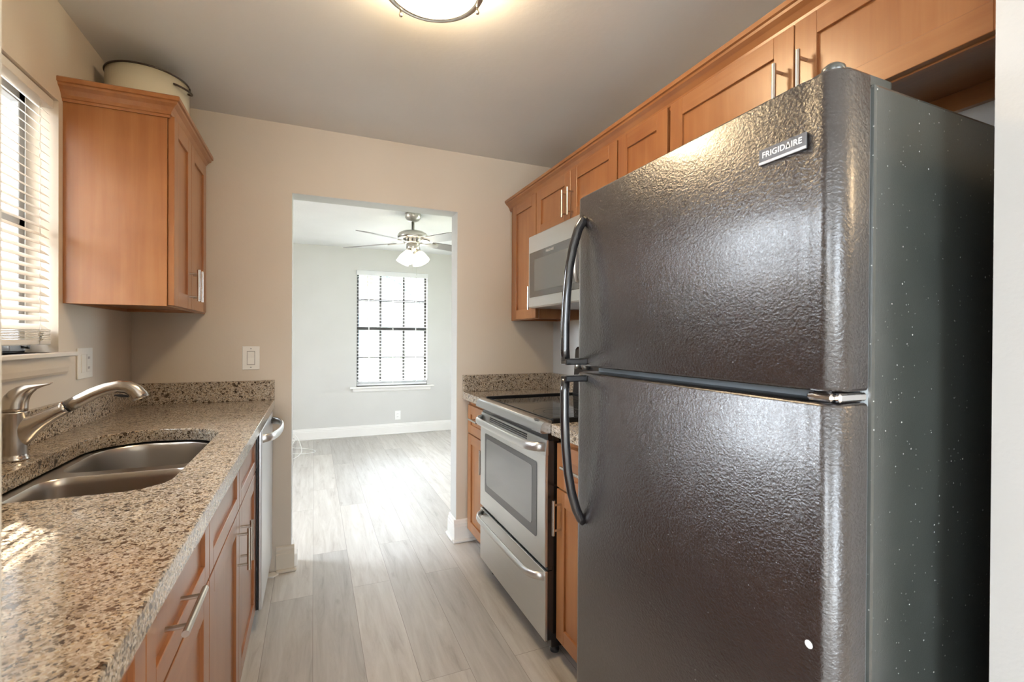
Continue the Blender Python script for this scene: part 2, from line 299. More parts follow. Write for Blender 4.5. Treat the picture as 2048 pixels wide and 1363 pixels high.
# ------------------------------------------------------------------ mesh helpers
class MB:
    """collects shapes in world coordinates; .build links them as one mesh object"""
    def __init__(s): s.bm = bmesh.new(); s.mats = []
    def mi(s, m):
        if m is None: return 0
        if m not in s.mats: s.mats.append(m)
        return s.mats.index(m)
    def _merge(s, b2, m, smooth=False):
        k = s.mi(m)
        for f in b2.faces: f.material_index = k; f.smooth = smooth
        me = bpy.data.meshes.new('tmp'); b2.to_mesh(me); b2.free(); s.bm.from_mesh(me); bpy.data.meshes.remove(me)
    def box(s, a, b, bev=.0, m=None, seg=1, xf=None):
        b2 = bmesh.new(); bmesh.ops.create_cube(b2, size=1)
        c = [(a[i]+b[i])/2 for i in range(3)]; d = [abs(b[i]-a[i]) for i in range(3)]
        for v in b2.verts: v.co = Vector([v.co[i]*d[i] for i in range(3)])
        if bev: bmesh.ops.bevel(b2, geom=b2.edges[:], offset=min(bev, min(d)*.45), segments=seg, affect='EDGES', profile=.5)
        for v in b2.verts:
            if xf: v.co = xf @ v.co
            v.co += Vector(c)
        s._merge(b2, m, False); return s
    def lathe(s, prof, loc, seg=32, m=None, xf=None, cap=False, smooth=True):
        b2 = bmesh.new(); rings = []
        for r, z in prof:
            if r < 1e-6: rings.append([b2.verts.new((0, 0, z))])
            else: rings.append([b2.verts.new((r*math.cos(2*PI*i/seg), r*math.sin(2*PI*i/seg), z)) for i in range(seg)])
        for A, B in zip(rings, rings[1:]):
            for i in range(seg):
                j = (i+1) % seg
                if len(A) == 1 and len(B) == 1: continue
                if len(A) == 1: b2.faces.new((A[0], B[j], B[i]))
                elif len(B) == 1: b2.faces.new((A[i], A[j], B[0]))
                else: b2.faces.new((A[i], A[j], B[j], B[i]))
        if cap:
            for R_ in (rings[0], rings[-1]):
                if len(R_) > 2: b2.faces.new(R_)
        for v in b2.verts:
            if xf: v.co = xf @ v.co
            v.co += Vector(loc)
        bmesh.ops.recalc_face_normals(b2, faces=b2.faces)
        s._merge(b2, m, smooth); return s
    def tube(s, pts, rad, seg=12, m=None, smooth=True, flat=None, up=None):
        """sweep along pts; rad number or list; flat=(w,h) multipliers list for elliptical/boxy section"""
        pts = [Vector(p) for p in pts]; n = len(pts)
        rad = rad if isinstance(rad, (list, tuple)) else [rad]*n
        b2 = bmesh.new(); rings = []; ref = Vector(up) if up else None
        for i, p in enumerate(pts):
            t = (pts[min(i+1, n-1)] - pts[max(i-1, 0)]).normalized()
            if ref is None: ref = Vector((0, 0, 1)) if abs(t.z) < .9 else Vector((1, 0, 0))
            a = ref - t*ref.dot(t)
            if a.length < 1e-6: a = t.orthogonal()
            a.normalize(); b_ = t.cross(a)
            if not up: ref = a
            fw, fh = (flat[i] if isinstance(flat, list) else flat) if flat else (1, 1)
            rings.append([b2.verts.new(p + a*math.cos(2*PI*k/seg)*rad[i]*fw + b_*math.sin(2*PI*k/seg)*rad[i]*fh) for k in range(seg)])
        for A, B in zip(rings, rings[1:]):
            for k in range(seg): b2.faces.new((A[k], A[(k+1) % seg], B[(k+1) % seg], B[k]))
        b2.faces.new(rings[0]); b2.faces.new(rings[-1])
        bmesh.ops.recalc_face_normals(b2, faces=b2.faces)
        s._merge(b2, m, smooth); return s
    def cyl(s, a, b, r, seg=16, m=None): return s.tube([a, b], r, seg, m, smooth=True)
    def prism(s, prof, axis, a, b, m=None, bev=0, smooth=False):
        """2-D outline extruded along axis from a to b. prof gives the two other coordinates in x,y,z order"""
        b2 = bmesh.new()
        def P(u, v, w):
            return {'X': (w, u, v), 'Y': (u, w, v), 'Z': (u, v, w)}[axis]
        A = [b2.verts.new(P(u, v, a)) for u, v in prof]; B = [b2.verts.new(P(u, v, b)) for u, v in prof]
        n = len(prof)
        for i in range(n): b2.faces.new((A[i], A[(i+1) % n], B[(i+1) % n], B[i]))
        f1 = b2.faces.new(A); f2 = b2.faces.new(B)
        if smooth:
            pass
        bmesh.ops.recalc_face_normals(b2, faces=b2.faces)
        if bev: bmesh.ops.bevel(b2, geom=b2.edges[:], offset=bev, segments=1, affect='EDGES')
        s._merge(b2, m, smooth); return s
    def plate(s, outer, holes, z0, z1, m=None, bev=0):
        """flat plate in XY with holes, from z0 to z1"""
        b2 = bmesh.new(); loops = []; edges = []
        for lp in [outer]+holes:
            vs = [b2.verts.new((x, y, z1)) for x, y in lp]; loops.append(vs)
            for i in range(len(vs)): edges.append(b2.edges.new((vs[i], vs[(i+1) % len(vs)])))
        bmesh.ops.triangle_fill(b2, use_beauty=True, use_dissolve=False, edges=edges)
        top = b2.faces[:]
        for f in top:
            f.normal_update()
            if f.normal.z < 0: f.normal_flip()
        if z0 != z1:
            r = bmesh.ops.duplicate(b2, geom=top)
            mp = r['vert_map']
            for f in [g for g in r['geom'] if isinstance(g, bmesh.types.BMFace)]: f.normal_flip()
            low = [[mp[v] for v in lp] for lp in loops]
            for lp in low:
                for v in lp: v.co.z = z0
            for a_, b_ in zip(loops, low):
                for i in range(len(a_)):
                    j = (i+1) % len(a_); b2.faces.new((a_[i], b_[i], b_[j], a_[j]))
            bmesh.ops.recalc_face_normals(b2, faces=b2.faces)
        s._merge(b2, m, False); return s
    def build(s, name, m=None, parent=None, origin=None, autosmooth=False):
        if m is not None: mats = [m]
        else: mats = s.mats
        vs = [v.co for v in s.bm.verts]
        if parent is not None: org = wloc(parent)
        elif origin is not None: org = Vector(origin)
        else:
            lo = [min(v[i] for v in vs) for i in range(3)]; hi = [max(v[i] for v in vs) for i in range(3)]
            org = Vector(((lo[0]+hi[0])/2, (lo[1]+hi[1])/2, lo[2]))
        for v in s.bm.verts: v.co -= org
        me = bpy.data.meshes.new(name); s.bm.to_mesh(me); s.bm.free()
        for q in mats: me.materials.append(q)
        if m is not None:
            for p in me.polygons: p.material_index = 0
        if autosmooth:
            me.polygons.foreach_set('use_smooth', [True]*len(me.polygons)); me.set_sharp_from_angle(angle=math.radians(35))
        o = bpy.data.objects.new(name, me); COL.objects.link(o)
        if parent is not None: o.parent = parent
        else: o.location = org
        return o
def wloc(o):
    v = Vector(o.location)
    while o.parent: o = o.parent; v += Vector(o.location)
    return v
def tag(o, label, cat, group=None, kind=None):
    if label: o['label'] = label
    if cat: o['category'] = cat
    if group: o['group'] = group
    if kind: o['kind'] = kind
    return o
def thing(name, label, cat, loc, group=None):
    o = bpy.data.objects.new(name, None); COL.objects.link(o); o.location = loc; o.empty_display_size = .05
    return tag(o, label, cat, group)
def struct(o): o['kind'] = 'structure'; return o
def rrect(x0, x1, y0, y1, r, n=8):
    """rounded rectangle outline, r one radius or four (x0y0, x1y0, x1y1, x0y1)"""
    if not isinstance(r, (list, tuple)): r = [r]*4
    cs = [(x0+r[0], y0+r[0], PI, r[0]), (x1-r[1], y0+r[1], 1.5*PI, r[1]), (x1-r[2], y1-r[2], 0, r[2]), (x0+r[3], y1-r[3], .5*PI, r[3])]
    out = []
    for cx, cy, a0, rr in cs:
        for k in range(n+1):
            a = a0 + .5*PI*k/n; out.append((cx+rr*math.cos(a), cy+rr*math.sin(a)))
    return out
def text_mesh(txt, size, name, m, parent, origin, xdir, ydir, depth=.0008, align='CENTER', spacing=1.0):
    c = bpy.data.curves.new(name, 'FONT'); c.body = txt; c.size = size; c.extrude = depth; c.align_x = align; c.align_y = 'CENTER'; c.space_character = spacing
    c.offset = size*.012
    t = bpy.data.objects.new(name, c); COL.objects.link(t)
    dg = bpy.context.evaluated_depsgraph_get(); me = bpy.data.meshes.new_from_object(t.evaluated_get(dg))
    bpy.data.objects.remove(t); me.name = name
    xd = Vector(xdir).normalized(); yd = Vector(ydir).normalized(); zd = xd.cross(yd)
    R_ = Matrix((xd, yd, zd)).transposed()
    off = Vector(origin) - wloc(parent)
    for v in me.vertices: v.co = R_ @ v.co + off
    me.materials.clear(); me.materials.append(m)
    o = bpy.data.objects.new(name, me); COL.objects.link(o); o.parent = parent; return o

# ------------------------------------------------------------------ room shell
def wall_with_hole(name, axis, p0, p1, u0, u1, z0, z1, holes, m):
    """slab normal to axis between p0..p1; u along the other horizontal; holes=(ua,ub,za,zb)"""
    mb = MB()
    us = sorted({u0, u1, *[h[0] for h in holes], *[h[1] for h in holes]}); zs = sorted({z0, z1, *[h[2] for h in holes], *[h[3] for h in holes]})
    for i in range(len(us)-1):
        for j in range(len(zs)-1):
            cu, cz = (us[i]+us[i+1])/2, (zs[j]+zs[j+1])/2
            if any(h[0] < cu < h[1] and h[2] < cz < h[3] for h in holes): continue
            a = (p0, us[i], zs[j]) if axis == 'X' else (us[i], p0, zs[j]); b = (p1, us[i+1], zs[j+1]) if axis == 'X' else (us[i+1], p1, zs[j+1])
            mb.box(a, b)
    bmesh.ops.remove_doubles(mb.bm, verts=mb.bm.verts, dist=1e-5)
    # drop the doubled inner faces
    seen = {}
    for f in list(mb.bm.faces):
        k = tuple(round(c, 4) for c in f.calc_center_median())
        seen.setdefault(k, []).append(f)
    dead = [f for fs in seen.values() if len(fs) > 1 for f in fs]
    bmesh.ops.delete(mb.bm, geom=dead, context='FACES')
    return struct(mb.build(name, m))

struct(MB().box((FX0-.3, BY-.3, -.12), (FX1+.8, YF+.2, 0)).build('floor', M['floor'], origin=(0, 0, 0)))
struct(MB().box((XL-.13, YW-WT_, HC), (XR+.13, Y0+WT_*.5, HC+.12)).build('ceiling', M['ceil']))
struct(MB().box((FX0-.1, Y0+WT_*.5, HC), (FX1+.1, YF+.15, HC+.12)).build('ceiling', M['ceil2']))
struct(MB().box((BX0-.1, BY-.1, HC), (BX1+.1, YW-WT_, HC+.12)).build('ceiling', M['ceil']))
# kitchen
LW = (1.17, 2.062, 1.185, 2.035)      # left window opening y0 y1 z0 z1
wall_with_hole('wall_left', 'X', XL-WT_, XL, YW-WT_, Y0, 0, HC, [LW], M['wall'])
struct(MB().box((XR, YW-WT_, 0), (XR+WT_, Y0, HC)).build('wall_right', M['wall2']))
wall_with_hole('wall_end', 'Y', Y0, Y0+WT_, FX0, FX1, 0, HC, [(XDL, XDR, 0, HD)], M['wall'])
# living room beyond
FW = (.497, 1.39, .632, 2.085)
wall_with_hole('wall_far', 'Y', YF, YF+WT_, FX0, FX1, 0, HC, [FW], M['wall2'])
wall_with_hole('wall_far_left', 'X', FX0-WT_, FX0, Y0+WT_, YF, 0, HC, [(3.6, 4.4, .9, 2.0)], M['wall2'])
wall_with_hole('wall_far_right', 'X', FX1, FX1+WT_, Y0+WT_, YF, 0, HC, [(3.8, 4.8, .6, 2.0)], M['wall2'])
# near wall with the opening the photograph is taken through, and the room behind
struct(MB().box((BX0, YW-WT_, 0), (JL, YW, HC)).build('wall_near_left', M['jamb']))
struct(MB().box((JR, YW-WT_, 0), (BX1, YW, HC)).build('wall_near_right', M['jamb']))
wall_with_hole('wall_back', 'Y', BY-WT_, BY, BX0, BX1, 0, HC, [(-.8, .6, .05, 2.1)], M['wall2'])
wall_with_hole('wall_back_left', 'X', BX0-WT_, BX0, BY, YW-WT_, 0, HC, [(-2.4, -.8, .5, 2.1)], M['wall2'])
struct(MB().box((BX1, BY, 0), (BX1+WT_, YW-WT_, HC)).build('wall_back_right', M['wall2']))

portal('window_daylight', (XL-WT_-.02, (LW[0]+LW[1])/2, (LW[2]+LW[3])/2), (LW[1]-LW[0], LW[3]-LW[2]), (1, 0, 0))
portal('window_daylight', ((FW[0]+FW[1])/2, YF+WT_+.02, (FW[2]+FW[3])/2), (FW[1]-FW[0], FW[3]-FW[2]), (0, -1, 0))
portal('window_daylight', (FX0-WT_-.02, 4.0, 1.45), (.8, 1.1), (1, 0, 0))
portal('window_daylight', (FX1+WT_+.02, 4.3, 1.3), (1.0, 1.4), (-1, 0, 0))
portal('window_daylight', (-.1, BY-WT_-.02, 1.075), (1.4, 2.05), (0, 1, 0))
portal('window_daylight', (BX0-WT_-.02, -1.6, 1.3), (1.6, 1.6), (1, 0, 0))

struct(MB().box((XDL-.0005, Y0+.002, 0), (XDL+.002, Y0+WT_, HD)).build('daylit_opening_skin', M['wall2']))  # added skins: far-room daylight on the doorway edges, put into a paler colour
struct(MB().box((XDR-.002, Y0+.002, 0), (XDR+.0005, Y0+WT_, HD)).build('daylit_opening_skin', M['wall2']))
struct(MB().box((XDL+.002, Y0+.002, HD-.002), (XDR-.002, Y0+WT_, HD+.0005)).build('daylit_opening_skin', M['wall2']))
# ------------------------------------------------------------------ baseboards
BP = [(0, 0), (.017, 0), (.017, .095), (.014, .100), (.014, .112), (.010, .118), (.008, .130), (.003, .135), (0, .135)]
def base_y(name, x0, x1, y, s, m):      # along X, face at y, sticking out in direction s (+1/-1 on Y)
    struct(MB().prism([(y+s*d, z) for d, z in BP], 'X', x0, x1).build(name, m))
def base_x(name, y0, y1, x, s, m):
    struct(MB().prism([(x+s*d, z) for d, z in BP], 'Y', y0, y1).build(name, m))
BP2 = [(d*1.1, z*1.05) for d, z in BP]
base_y('baseboard_far', FX0, FX1, YF, -1, M['trimw'])
struct(MB().box((FX0, YF-.030, 0), (FX1, YF-.017, .018), .005).build('baseboard_far', M['trimw']))
# at the doorway: tan on the left end of the wall, white on the right
mb = MB(); mb.prism([(Y0-d, z) for d, z in BP], 'X', XCLX if False else -.180, XDL+.017); mb.box((-.180, Y0-.030, 0), (XDL+.028, Y0-.012, .018), .005)
struct(mb.build('baseboard_end', M['trimt']))
mb = MB(); mb.prism([(XDL+d*.8, z) for d, z in BP], 'Y', Y0+.004, Y0+.095); mb.box((XDL, Y0+.03, 0), (XDL+.03, Y0+.09, .07), .003)
struct(mb.build('baseboard_end', M['trimw']))
mb = MB(); mb.prism([(Y0-d, z) for d, z in BP], 'X', XDR-.017, .930); mb.box((XDR-.028, Y0-.030, 0), (.930, Y0-.012, .018), .005)
struct(mb.build('baseboard_end', M['trimw']))
mb = MB(); mb.prism([(XDR-d, z) for d, z in BP], 'Y', Y0-.002, Y0+WT_+.015); mb.box((XDR-.030, Y0-.005, 0), (XDR-.012, Y0+WT_+.02, .018), .005)
struct(mb.build('baseboard_end', M['trimw']))

# ------------------------------------------------------------------ cabinet pieces
def bar_handle(parent, c, axis, out, length=.132, m=None):
    """T-bar pull; c = point on the door face, out = outward sign on X"""
    x, y, z = c; so = .032*out; h = length/2
    mb = MB(); m = m or M['nickely']
    if axis == 'Z':
        mb.cyl((x+so, y, z-h), (x+so, y, z+h), .0058, 14)
        for d in (-.048, .048): mb.cyl((x-.001*out, y, z+d), (x+so, y, z+d), .0042, 10)
    else:
        mb.cyl((x+so, y-h, z), (x+so, y+h, z), .0058, 14)
        for d in (-.048, .048): mb.cyl((x-.001*out, y+d, z), (x+so, y+d, z), .0042, 10)
    return mb.build('handle', m, parent, autosmooth=True)
def shaker(name, parent, xf, out, y0, y1, z0, z1, mz, my, st=.057, th=.020, rec=.008, g=.0015):
    """shaker front in the plane x=xf facing out; stiles upright, rails lengthwise"""
    y0 += g; y1 -= g; z0 += g; z1 -= g; xb = xf-out*th; xp = xf-out*rec
    mb = MB(); b = .0011
    mb.box((xb, y0, z0), (xf, y0+st, z1), b, mz); mb.box((xb, y1-st, z0), (xf, y1, z1), b, mz)
    mb.box((xb, y0+st, z0), (xf, y1-st, z0+st), b, my); mb.box((xb, y0+st, z1-st), (xf, y1-st, z1), b, my)
    mb.box((xb+out*.003, y0+st-.004, z0+st-.004), (xp, y1-st+.004, z1-st+.004), 0, mz)
    return mb.build(name, None, parent)
def carcass(parent, x0, x1, y0, y1, z0, z1, out, mz, my, toe=0, name='cabinet_box', open_bottom=0):
    """box x0 = wall side, x1 = front face"""
    mb = MB(); zb = z0+toe
    t = .016
    if open_bottom:
        mb.box((x0, y0, zb), (x1, y0+t, z1), .001, mz); mb.box((x0, y1-t, zb), (x1, y1, z1), .001, mz)
        mb.box((x0, y0+t, zb+open_bottom), (x1-out*.018, y1-t, z1), 0, my)
        mb.box((x1-out*.018, y0+t, zb), (x1, y1-t, z1), .001, my)
        mb.box((x0, y0+t, zb), (x0+out*.018, y1-t, zb+open_bottom), .001, my)
    else:
        mb.box((x0, y0, zb), (x1, y1, z1), .001, mz)
    if toe: mb.box((x0, y0, z0), (x1-out*.065, y1, zb), 0, M['dark'])
    return mb.build(name, None, parent)

# ------------------------------------------------------------------ left upper cabinet
UZ0, UZ1 = 1.353, 2.062
CROWN = [(0, 0), (.004, 0), (.006, .008), (.010, .010), (.012, .020), (.022, .034), (.034, .043), (.036, .050), (.043, .052), (.043, .066), (.038, .070), (0, .070)]
def crown_mesh(path, side, z, m, closed=False):
    """sweep the crown profile along an XY path, offset to the side (mitred)"""
    b2 = bmesh.new(); n = len(path); rings = []
    P = [Vector((x, y)) for x, y in path]
    for i in range(n):
        d1 = (P[i]-P[i-1]).normalized() if i > 0 else (P[1]-P[0]).normalized()
        d2 = (P[i+1]-P[i]).normalized() if i < n-1 else d1
        n1 = Vector((d1.y, -d1.x))*side; n2 = Vector((d2.y, -d2.x))*side
        nn = (n1+n2).normalized(); k = 1/max(.3, nn.dot(n1))
        rings.append([b2.verts.new((P[i].x+nn.x*k*u, P[i].y+nn.y*k*u, z+v)) for u, v in CROWN])
    q = len(CROWN)
    for A, B in zip(rings, rings[1:]):
        for k in range(q): b2.faces.new((A[k], A[(k+1) % q], B[(k+1) % q], B[k]))
    b2.faces.new(rings[0]); b2.faces.new(rings[-1])
    bmesh.ops.recalc_face_normals(b2, faces=b2.faces)
    mb = MB(); mb._merge(b2, m); return mb
def left_upper():
    y0, y1 = 2.090, 2.655; xf = -.500; xd = -.479
    t = thing('upper_cabinet', 'amber wood upper cabinet with crown moulding beside the window blind', 'cabinet', (XL, y0, UZ0))
    carcass(t, XL, xf, y0, y1, UZ0, UZ1, 1, M['woodz'], M['woody'], open_bottom=.012)
    MB().box((xf-.02, y1, UZ0), (xf, Y0-.002, UZ1), .001).build('filler_strip', M['woodz'], t)
    ym = 2.360
    for a, b, hy in ((y0+.004, ym, ym-.030), (ym, y1-.002, ym+.030)):
        d = shaker('door', t, xd, 1, a, b, UZ0+.002, UZ1-.004, M['woodz'], M['woody'], g=.0013)
        bar_handle(d, (xd, hy, UZ0+.103), 'Z', 1)
    crown_mesh([(XL, y0-.001), (xf+.004, y0-.001), (xf+.004, y1+.02)], 1, UZ1-.015, M['woody']).build('crown_moulding', None, t)
left_upper()

def pot():
    c = (-.632, 2.375, UZ1+.002); t = thing('enamel_pot', 'round cream enamel pot with dark rim on top of the left upper cabinet', 'pot', c)
    prof = [(0, 0), (.105, 0), (.125, .012), (.136, .05), (.139, .10), (.139, .232), (.1355, .232), (.134, .05), (.10, .006), (0, .006)]
    MB().lathe(prof, c, 56).build('body', M['enamel'], t)
    b = MB(); R_ = .1405
    b.tube([(c[0]+R_*math.cos(a), c[1]+R_*math.sin(a), c[2]+.233) for a in [2*PI*k/56 for k in range(57)]], .0036, 8)
    b.build('rim', M['rim'], t)
    MB().tube([(c[0]+.1415*math.cos(a), c[1]+.1415*math.sin(a), c[2]+.105) for a in [2*PI*k/56 for k in range(57)]], .0022, 8).build('band', M['rim'], t)
    # loop handle on the right of the pot
    h = MB(); an = -.40; pts = []
    for k in range(13):
        q = PI*k/12; a = an + .30*math.cos(q); rr = .140+.028*math.sin(q)
        pts.append((c[0]+rr*math.cos(a), c[1]+rr*math.sin(a), c[2]+.200-.012*math.sin(q)))
    h.tube(pts, .0042, 8).build('handle', M['rim'], t)
pot()

# ------------------------------------------------------------------ left base run
LX = -.218        # door face
CB = .872         # underside of worktop
def left_base(y0, y1, kind, label):
    xf = LX-.021; t = thing('base_cabinet', label, 'cabinet', (XL, y0, 0))
    mb = MB()
    if kind == 'sink':      # no top and no middle: room for the bowls
        z1 = .64
        mb.box((XL, y0, .10), (xf, y0+.016, CB-.001), .001, M['woodz']); mb.box((XL, y1-.016, .10), (xf, y1, CB-.001), .001, M['woodz'])
        mb.box((XL, y0+.016, .10), (xf, y1-.016, .118), 0, M['woody'])
        mb.box((xf-.02, y0+.016, .118), (xf, y1-.016, CB-.001), .001, M['woody'])
    else: mb.box((XL, y0, .10), (xf, y1, CB-.001), .001, M['woodz'])
    mb.box((XL, y0, 0), (xf-.065, y1, .10), 0, M['dark'])
    mb.build('cabinet_box', None, t)
    ym = (y0+y1)/2; zd = .690; zt = .858
    if kind == 'sink':
        for a, b, hy in ((y0, ym, ym-.034), (ym, y1, ym+.034)):
            shaker('false_drawer_front', t, LX, 1, a, b, zd, zt, M['woodz'], M['woody'], st=.045)
            d = shaker('door', t, LX, 1, a, b, .112, zd-.004, M['woodz'], M['woody'])
            bar_handle(d, (LX, hy, .572), 'Z', 1)
    else:
        dr = shaker('drawer', t, LX, 1, y0, y1, zd, zt, M['woodz'], M['woody'], st=.045)
        bar_handle(dr, (LX, ym-.075 if kind == 'mid' else ym, .768), 'Y', 1, .148)
        if kind == 'mid':
            d = shaker('door', t, LX, 1, y0, y1, .112, zd-.004, M['woodz'], M['woody'])
            bar_handle(d, (LX, y0+.035, .572), 'Z', 1)
        else:
            d = shaker('door', t, LX, 1, y0, y1, .112, zd-.004, M['woodz'], M['woody'])
            bar_handle(d, (LX, y0+.035, .572), 'Z', 1)
left_base(1.250, 2.180, 'sink', 'cherry sink base cabinet with two vertical bar handles, beside the dishwasher')
left_base(.812, 1.250, 'mid', 'cherry base cabinet whose drawer has a horizontal bar handle, nearest but one on the left')
left_base(YW+.004, .812, 'near', 'cherry base cabinet cut by the bottom edge of the photo, nearest on the left')

def dishwasher():
    y0, y1 = 2.186, 2.742; t = thing('dishwasher', 'stainless steel dishwasher under the left worktop next to the doorway', 'dishwasher', (XL, y0, 0))
    MB().box((XL+.03, y0, .10), (LX-.03, y1, CB-.004), .002).build('body', M['blackm'], t)
    MB().box((XL+.05, y0+.01, 0), (LX-.09, y1-.01, .10), 0).build('toe_kick', M['black'], t)
    d = MB().box((LX+.008, y0+.003, .105), (LX+.022, y1-.003, .855), .004, seg=2).build('door', M['steelz'], t)
    MB().box((LX-.03, y0+.004, .108), (LX+.008, y1-.004, .853), .001).build('door_liner', M['black'], d)
    MB().box((LX-.028, y0+.006, .855), (LX+.018, y1-.006, .866), .001).build('control_strip', M['black'], t)
    p = []
    for k in range(17):
        u = k/16; y = y0+.035+(y1-y0-.07)*u; o = .062*min(1, math.sin(PI*u)**.40 if 0 < u < 1 else 0)
        p.append((LX+.018+o, y, .812))
    MB().tube(p, .0125, 16, flat=(1.45, .62), up=(0, 0, 1)).build('handle', M['steel'], t)
dishwasher()

# countertop left with sink cut-out
def sink_outline():
    # drawn from the near right corner, anticlockwise seen from above
    pts = rrect(-.664, -.297, 1.222, 2.000, [.115, .085, .10, .16], 10)
    out = []
    for x, y in pts:
        if y > 1.85 and x > -.45: y -= (x+.45)*.42
        out.append((x, y))
    return out
def left_counter():
    y0, y1 = YW+.002, Y0-.001; t = thing('countertop', 'speckled granite worktop with sink cut-out along the left wall', 'countertop', (XL, y0, CB))
    mb = MB(); mb.plate([(XL+.001, y0), (-.188, y0), (-.188, y1), (XL+.001, y1)], [sink_outline()], CB, .914)
    o = mb.build('worktop', M['granite'], t)
    bv = o.modifiers.new('bevel', 'BEVEL'); bv.width = .003; bv.segments = 2; bv.limit_method = 'ANGLE'; bv.angle_limit = math.radians(60)
    MB().box((XL+.001, y0, .914), (XL+.021, y1-.021, 1.016), .0015).build('backsplash', M['granite'], t)
    MB().box((XL+.001, y1-.020, .914), (-.188, y1, 1.016), .0015).build('backsplash', M['granite'], t)
left_counter()

def sink():
    t = thing('kitchen_sink', 'stainless steel double bowl sink set under the granite worktop', 'sink', (-.48, 1.61, .70))
    A = rrect(-.640, -.312, 1.240, 1.588, [.085, .075, .05, .06], 8)     # near bowl
    B = rrect(-.640, -.316, 1.632, 1.985, [.06, .05, .09, .13], 8)       # far bowl
    B = [(x, y-((x+.45)*.42 if (y > 1.85 and x > -.45) else 0)) for x, y in B]
    zt = .868
    MB().plate(rrect(-.69, -.275, 1.20, 2.022, .05), [A, B], zt-.0015, zt).build('rim', M['sink'], t)
    for O_, dep in ((A, .19), (B, .16)):
        cx = sum(p[0] for p in O_)/len(O_); cy = sum(p[1] for p in O_)/len(O_); b2 = bmesh.new(); rings = []
        for k, (dz, sc) in enumerate([(0, 1), (.004, .985), (.02, .975), (dep*.6, .955), (dep-.03, .93), (dep-.01, .88), (dep-.002, .78), (dep, .5), (dep+.003, .14)]):
            rings.append([b2.verts.new((cx+(x-cx)*sc, cy+(y-cy)*sc, zt-dz)) for x, y in O_])
        n = len(O_)
        for P_, Q in zip(rings, rings[1:]):
            for i in range(n): b2.faces.new((P_[i], P_[(i+1) % n], Q[(i+1) % n], Q[i]))
        b2.faces.new(rings[-1])
        mb = MB(); mb._merge(b2, None, True)
        bw = mb.build('bowl', M['sink'], t)
        MB().lathe([(0, .004), (.018, .004), (.030, .008), (.042, .006), (.044, .002)], (cx, cy, zt-dep-.001), 28).build('drain', M['chrome'], bw)
sink()

def faucet():
    bx, by = -.722, 1.635; z = .914
    t = thing('faucet', 'brushed nickel single-lever kitchen faucet behind the sink', 'faucet', (bx, by, z))
    MB().lathe([(0, 0), (.030, 0), (.030, .004), (.0275, .010), (.0265, .012), (.0262, .016)], (bx, by, z), 36).build('base_ring', M['faucet'], t)
    MB().lathe([(.0262, .014), (.0255, .06), (.0255, .124), (.0262, .127), (.0, .127)], (bx, by, z), 40).build('body', M['faucet'], t)
    sp = Vector((.97, .06, 0)).normalized()
    P = lambda u, h: (bx+sp.x*u, by+sp.y*u, z+h)
    # neck that grows out of the body
    MB().tube([P(-.006, .072), P(.010, .076), P(.022, .082), P(.036, .091), P(.054, .103), P(.076, .117), P(.096, .129), P(.104, .1335)],
              1.0, 28, flat=[(.050, .020), (.043, .0215), (.034, .0215), (.0265, .0208), (.0215, .0195), (.0185, .0182), (.0172, .0172), (.0168, .0168)], up=(0, 0, 1)).build('neck', M['faucet'], t)
    MB().tube([P(.1035, .1327), P(.109, .136)], .0160, 24).build('joint_ring', M['blackm'], t)
    MB().tube([P(.109, .136), P(.130, .149), P(.160, .167), P(.190, .180), P(.214, .185), P(.236, .182), P(.252, .172), P(.262, .157), P(.266, .148)],
              [.0168, .0172, .0172, .0168, .0170, .0182, .0195, .0205, .0205], 28).build('spray_head', M['faucet'], t)
    MB().tube([P(.206, .160), P(.222, .158), P(.238, .155)], [.004, .009, .006], 12, flat=(.5, 1)).build('spray_button', M['blackm'], t)
    # lever: domed cap that sweeps into a blade
    MB().tube([P(.0, .1285), P(.0, .138), P(.001, .148), P(.004, .159), P(.010, .169), P(.018, .178), P(.029, .1855), P(.042, .191), P(.056, .1945), P(.068, .1975), P(.0745, .2005)],
              [.0264, .0264, .0262, .0252, .0228, .0190, .0150, .0115, .0090, .0072, .0040], 28,
              flat=[(1, 1), (1, 1), (1, 1), (1, 1), (1, 1.02), (1, 1.1), (.9, 1.2), (.62, 1.3), (.45, 1.4), (.38, 1.5), (.35, 1.5)], up=(-.25, 0, 1)).build('lever', M['faucet'], t)
faucet()

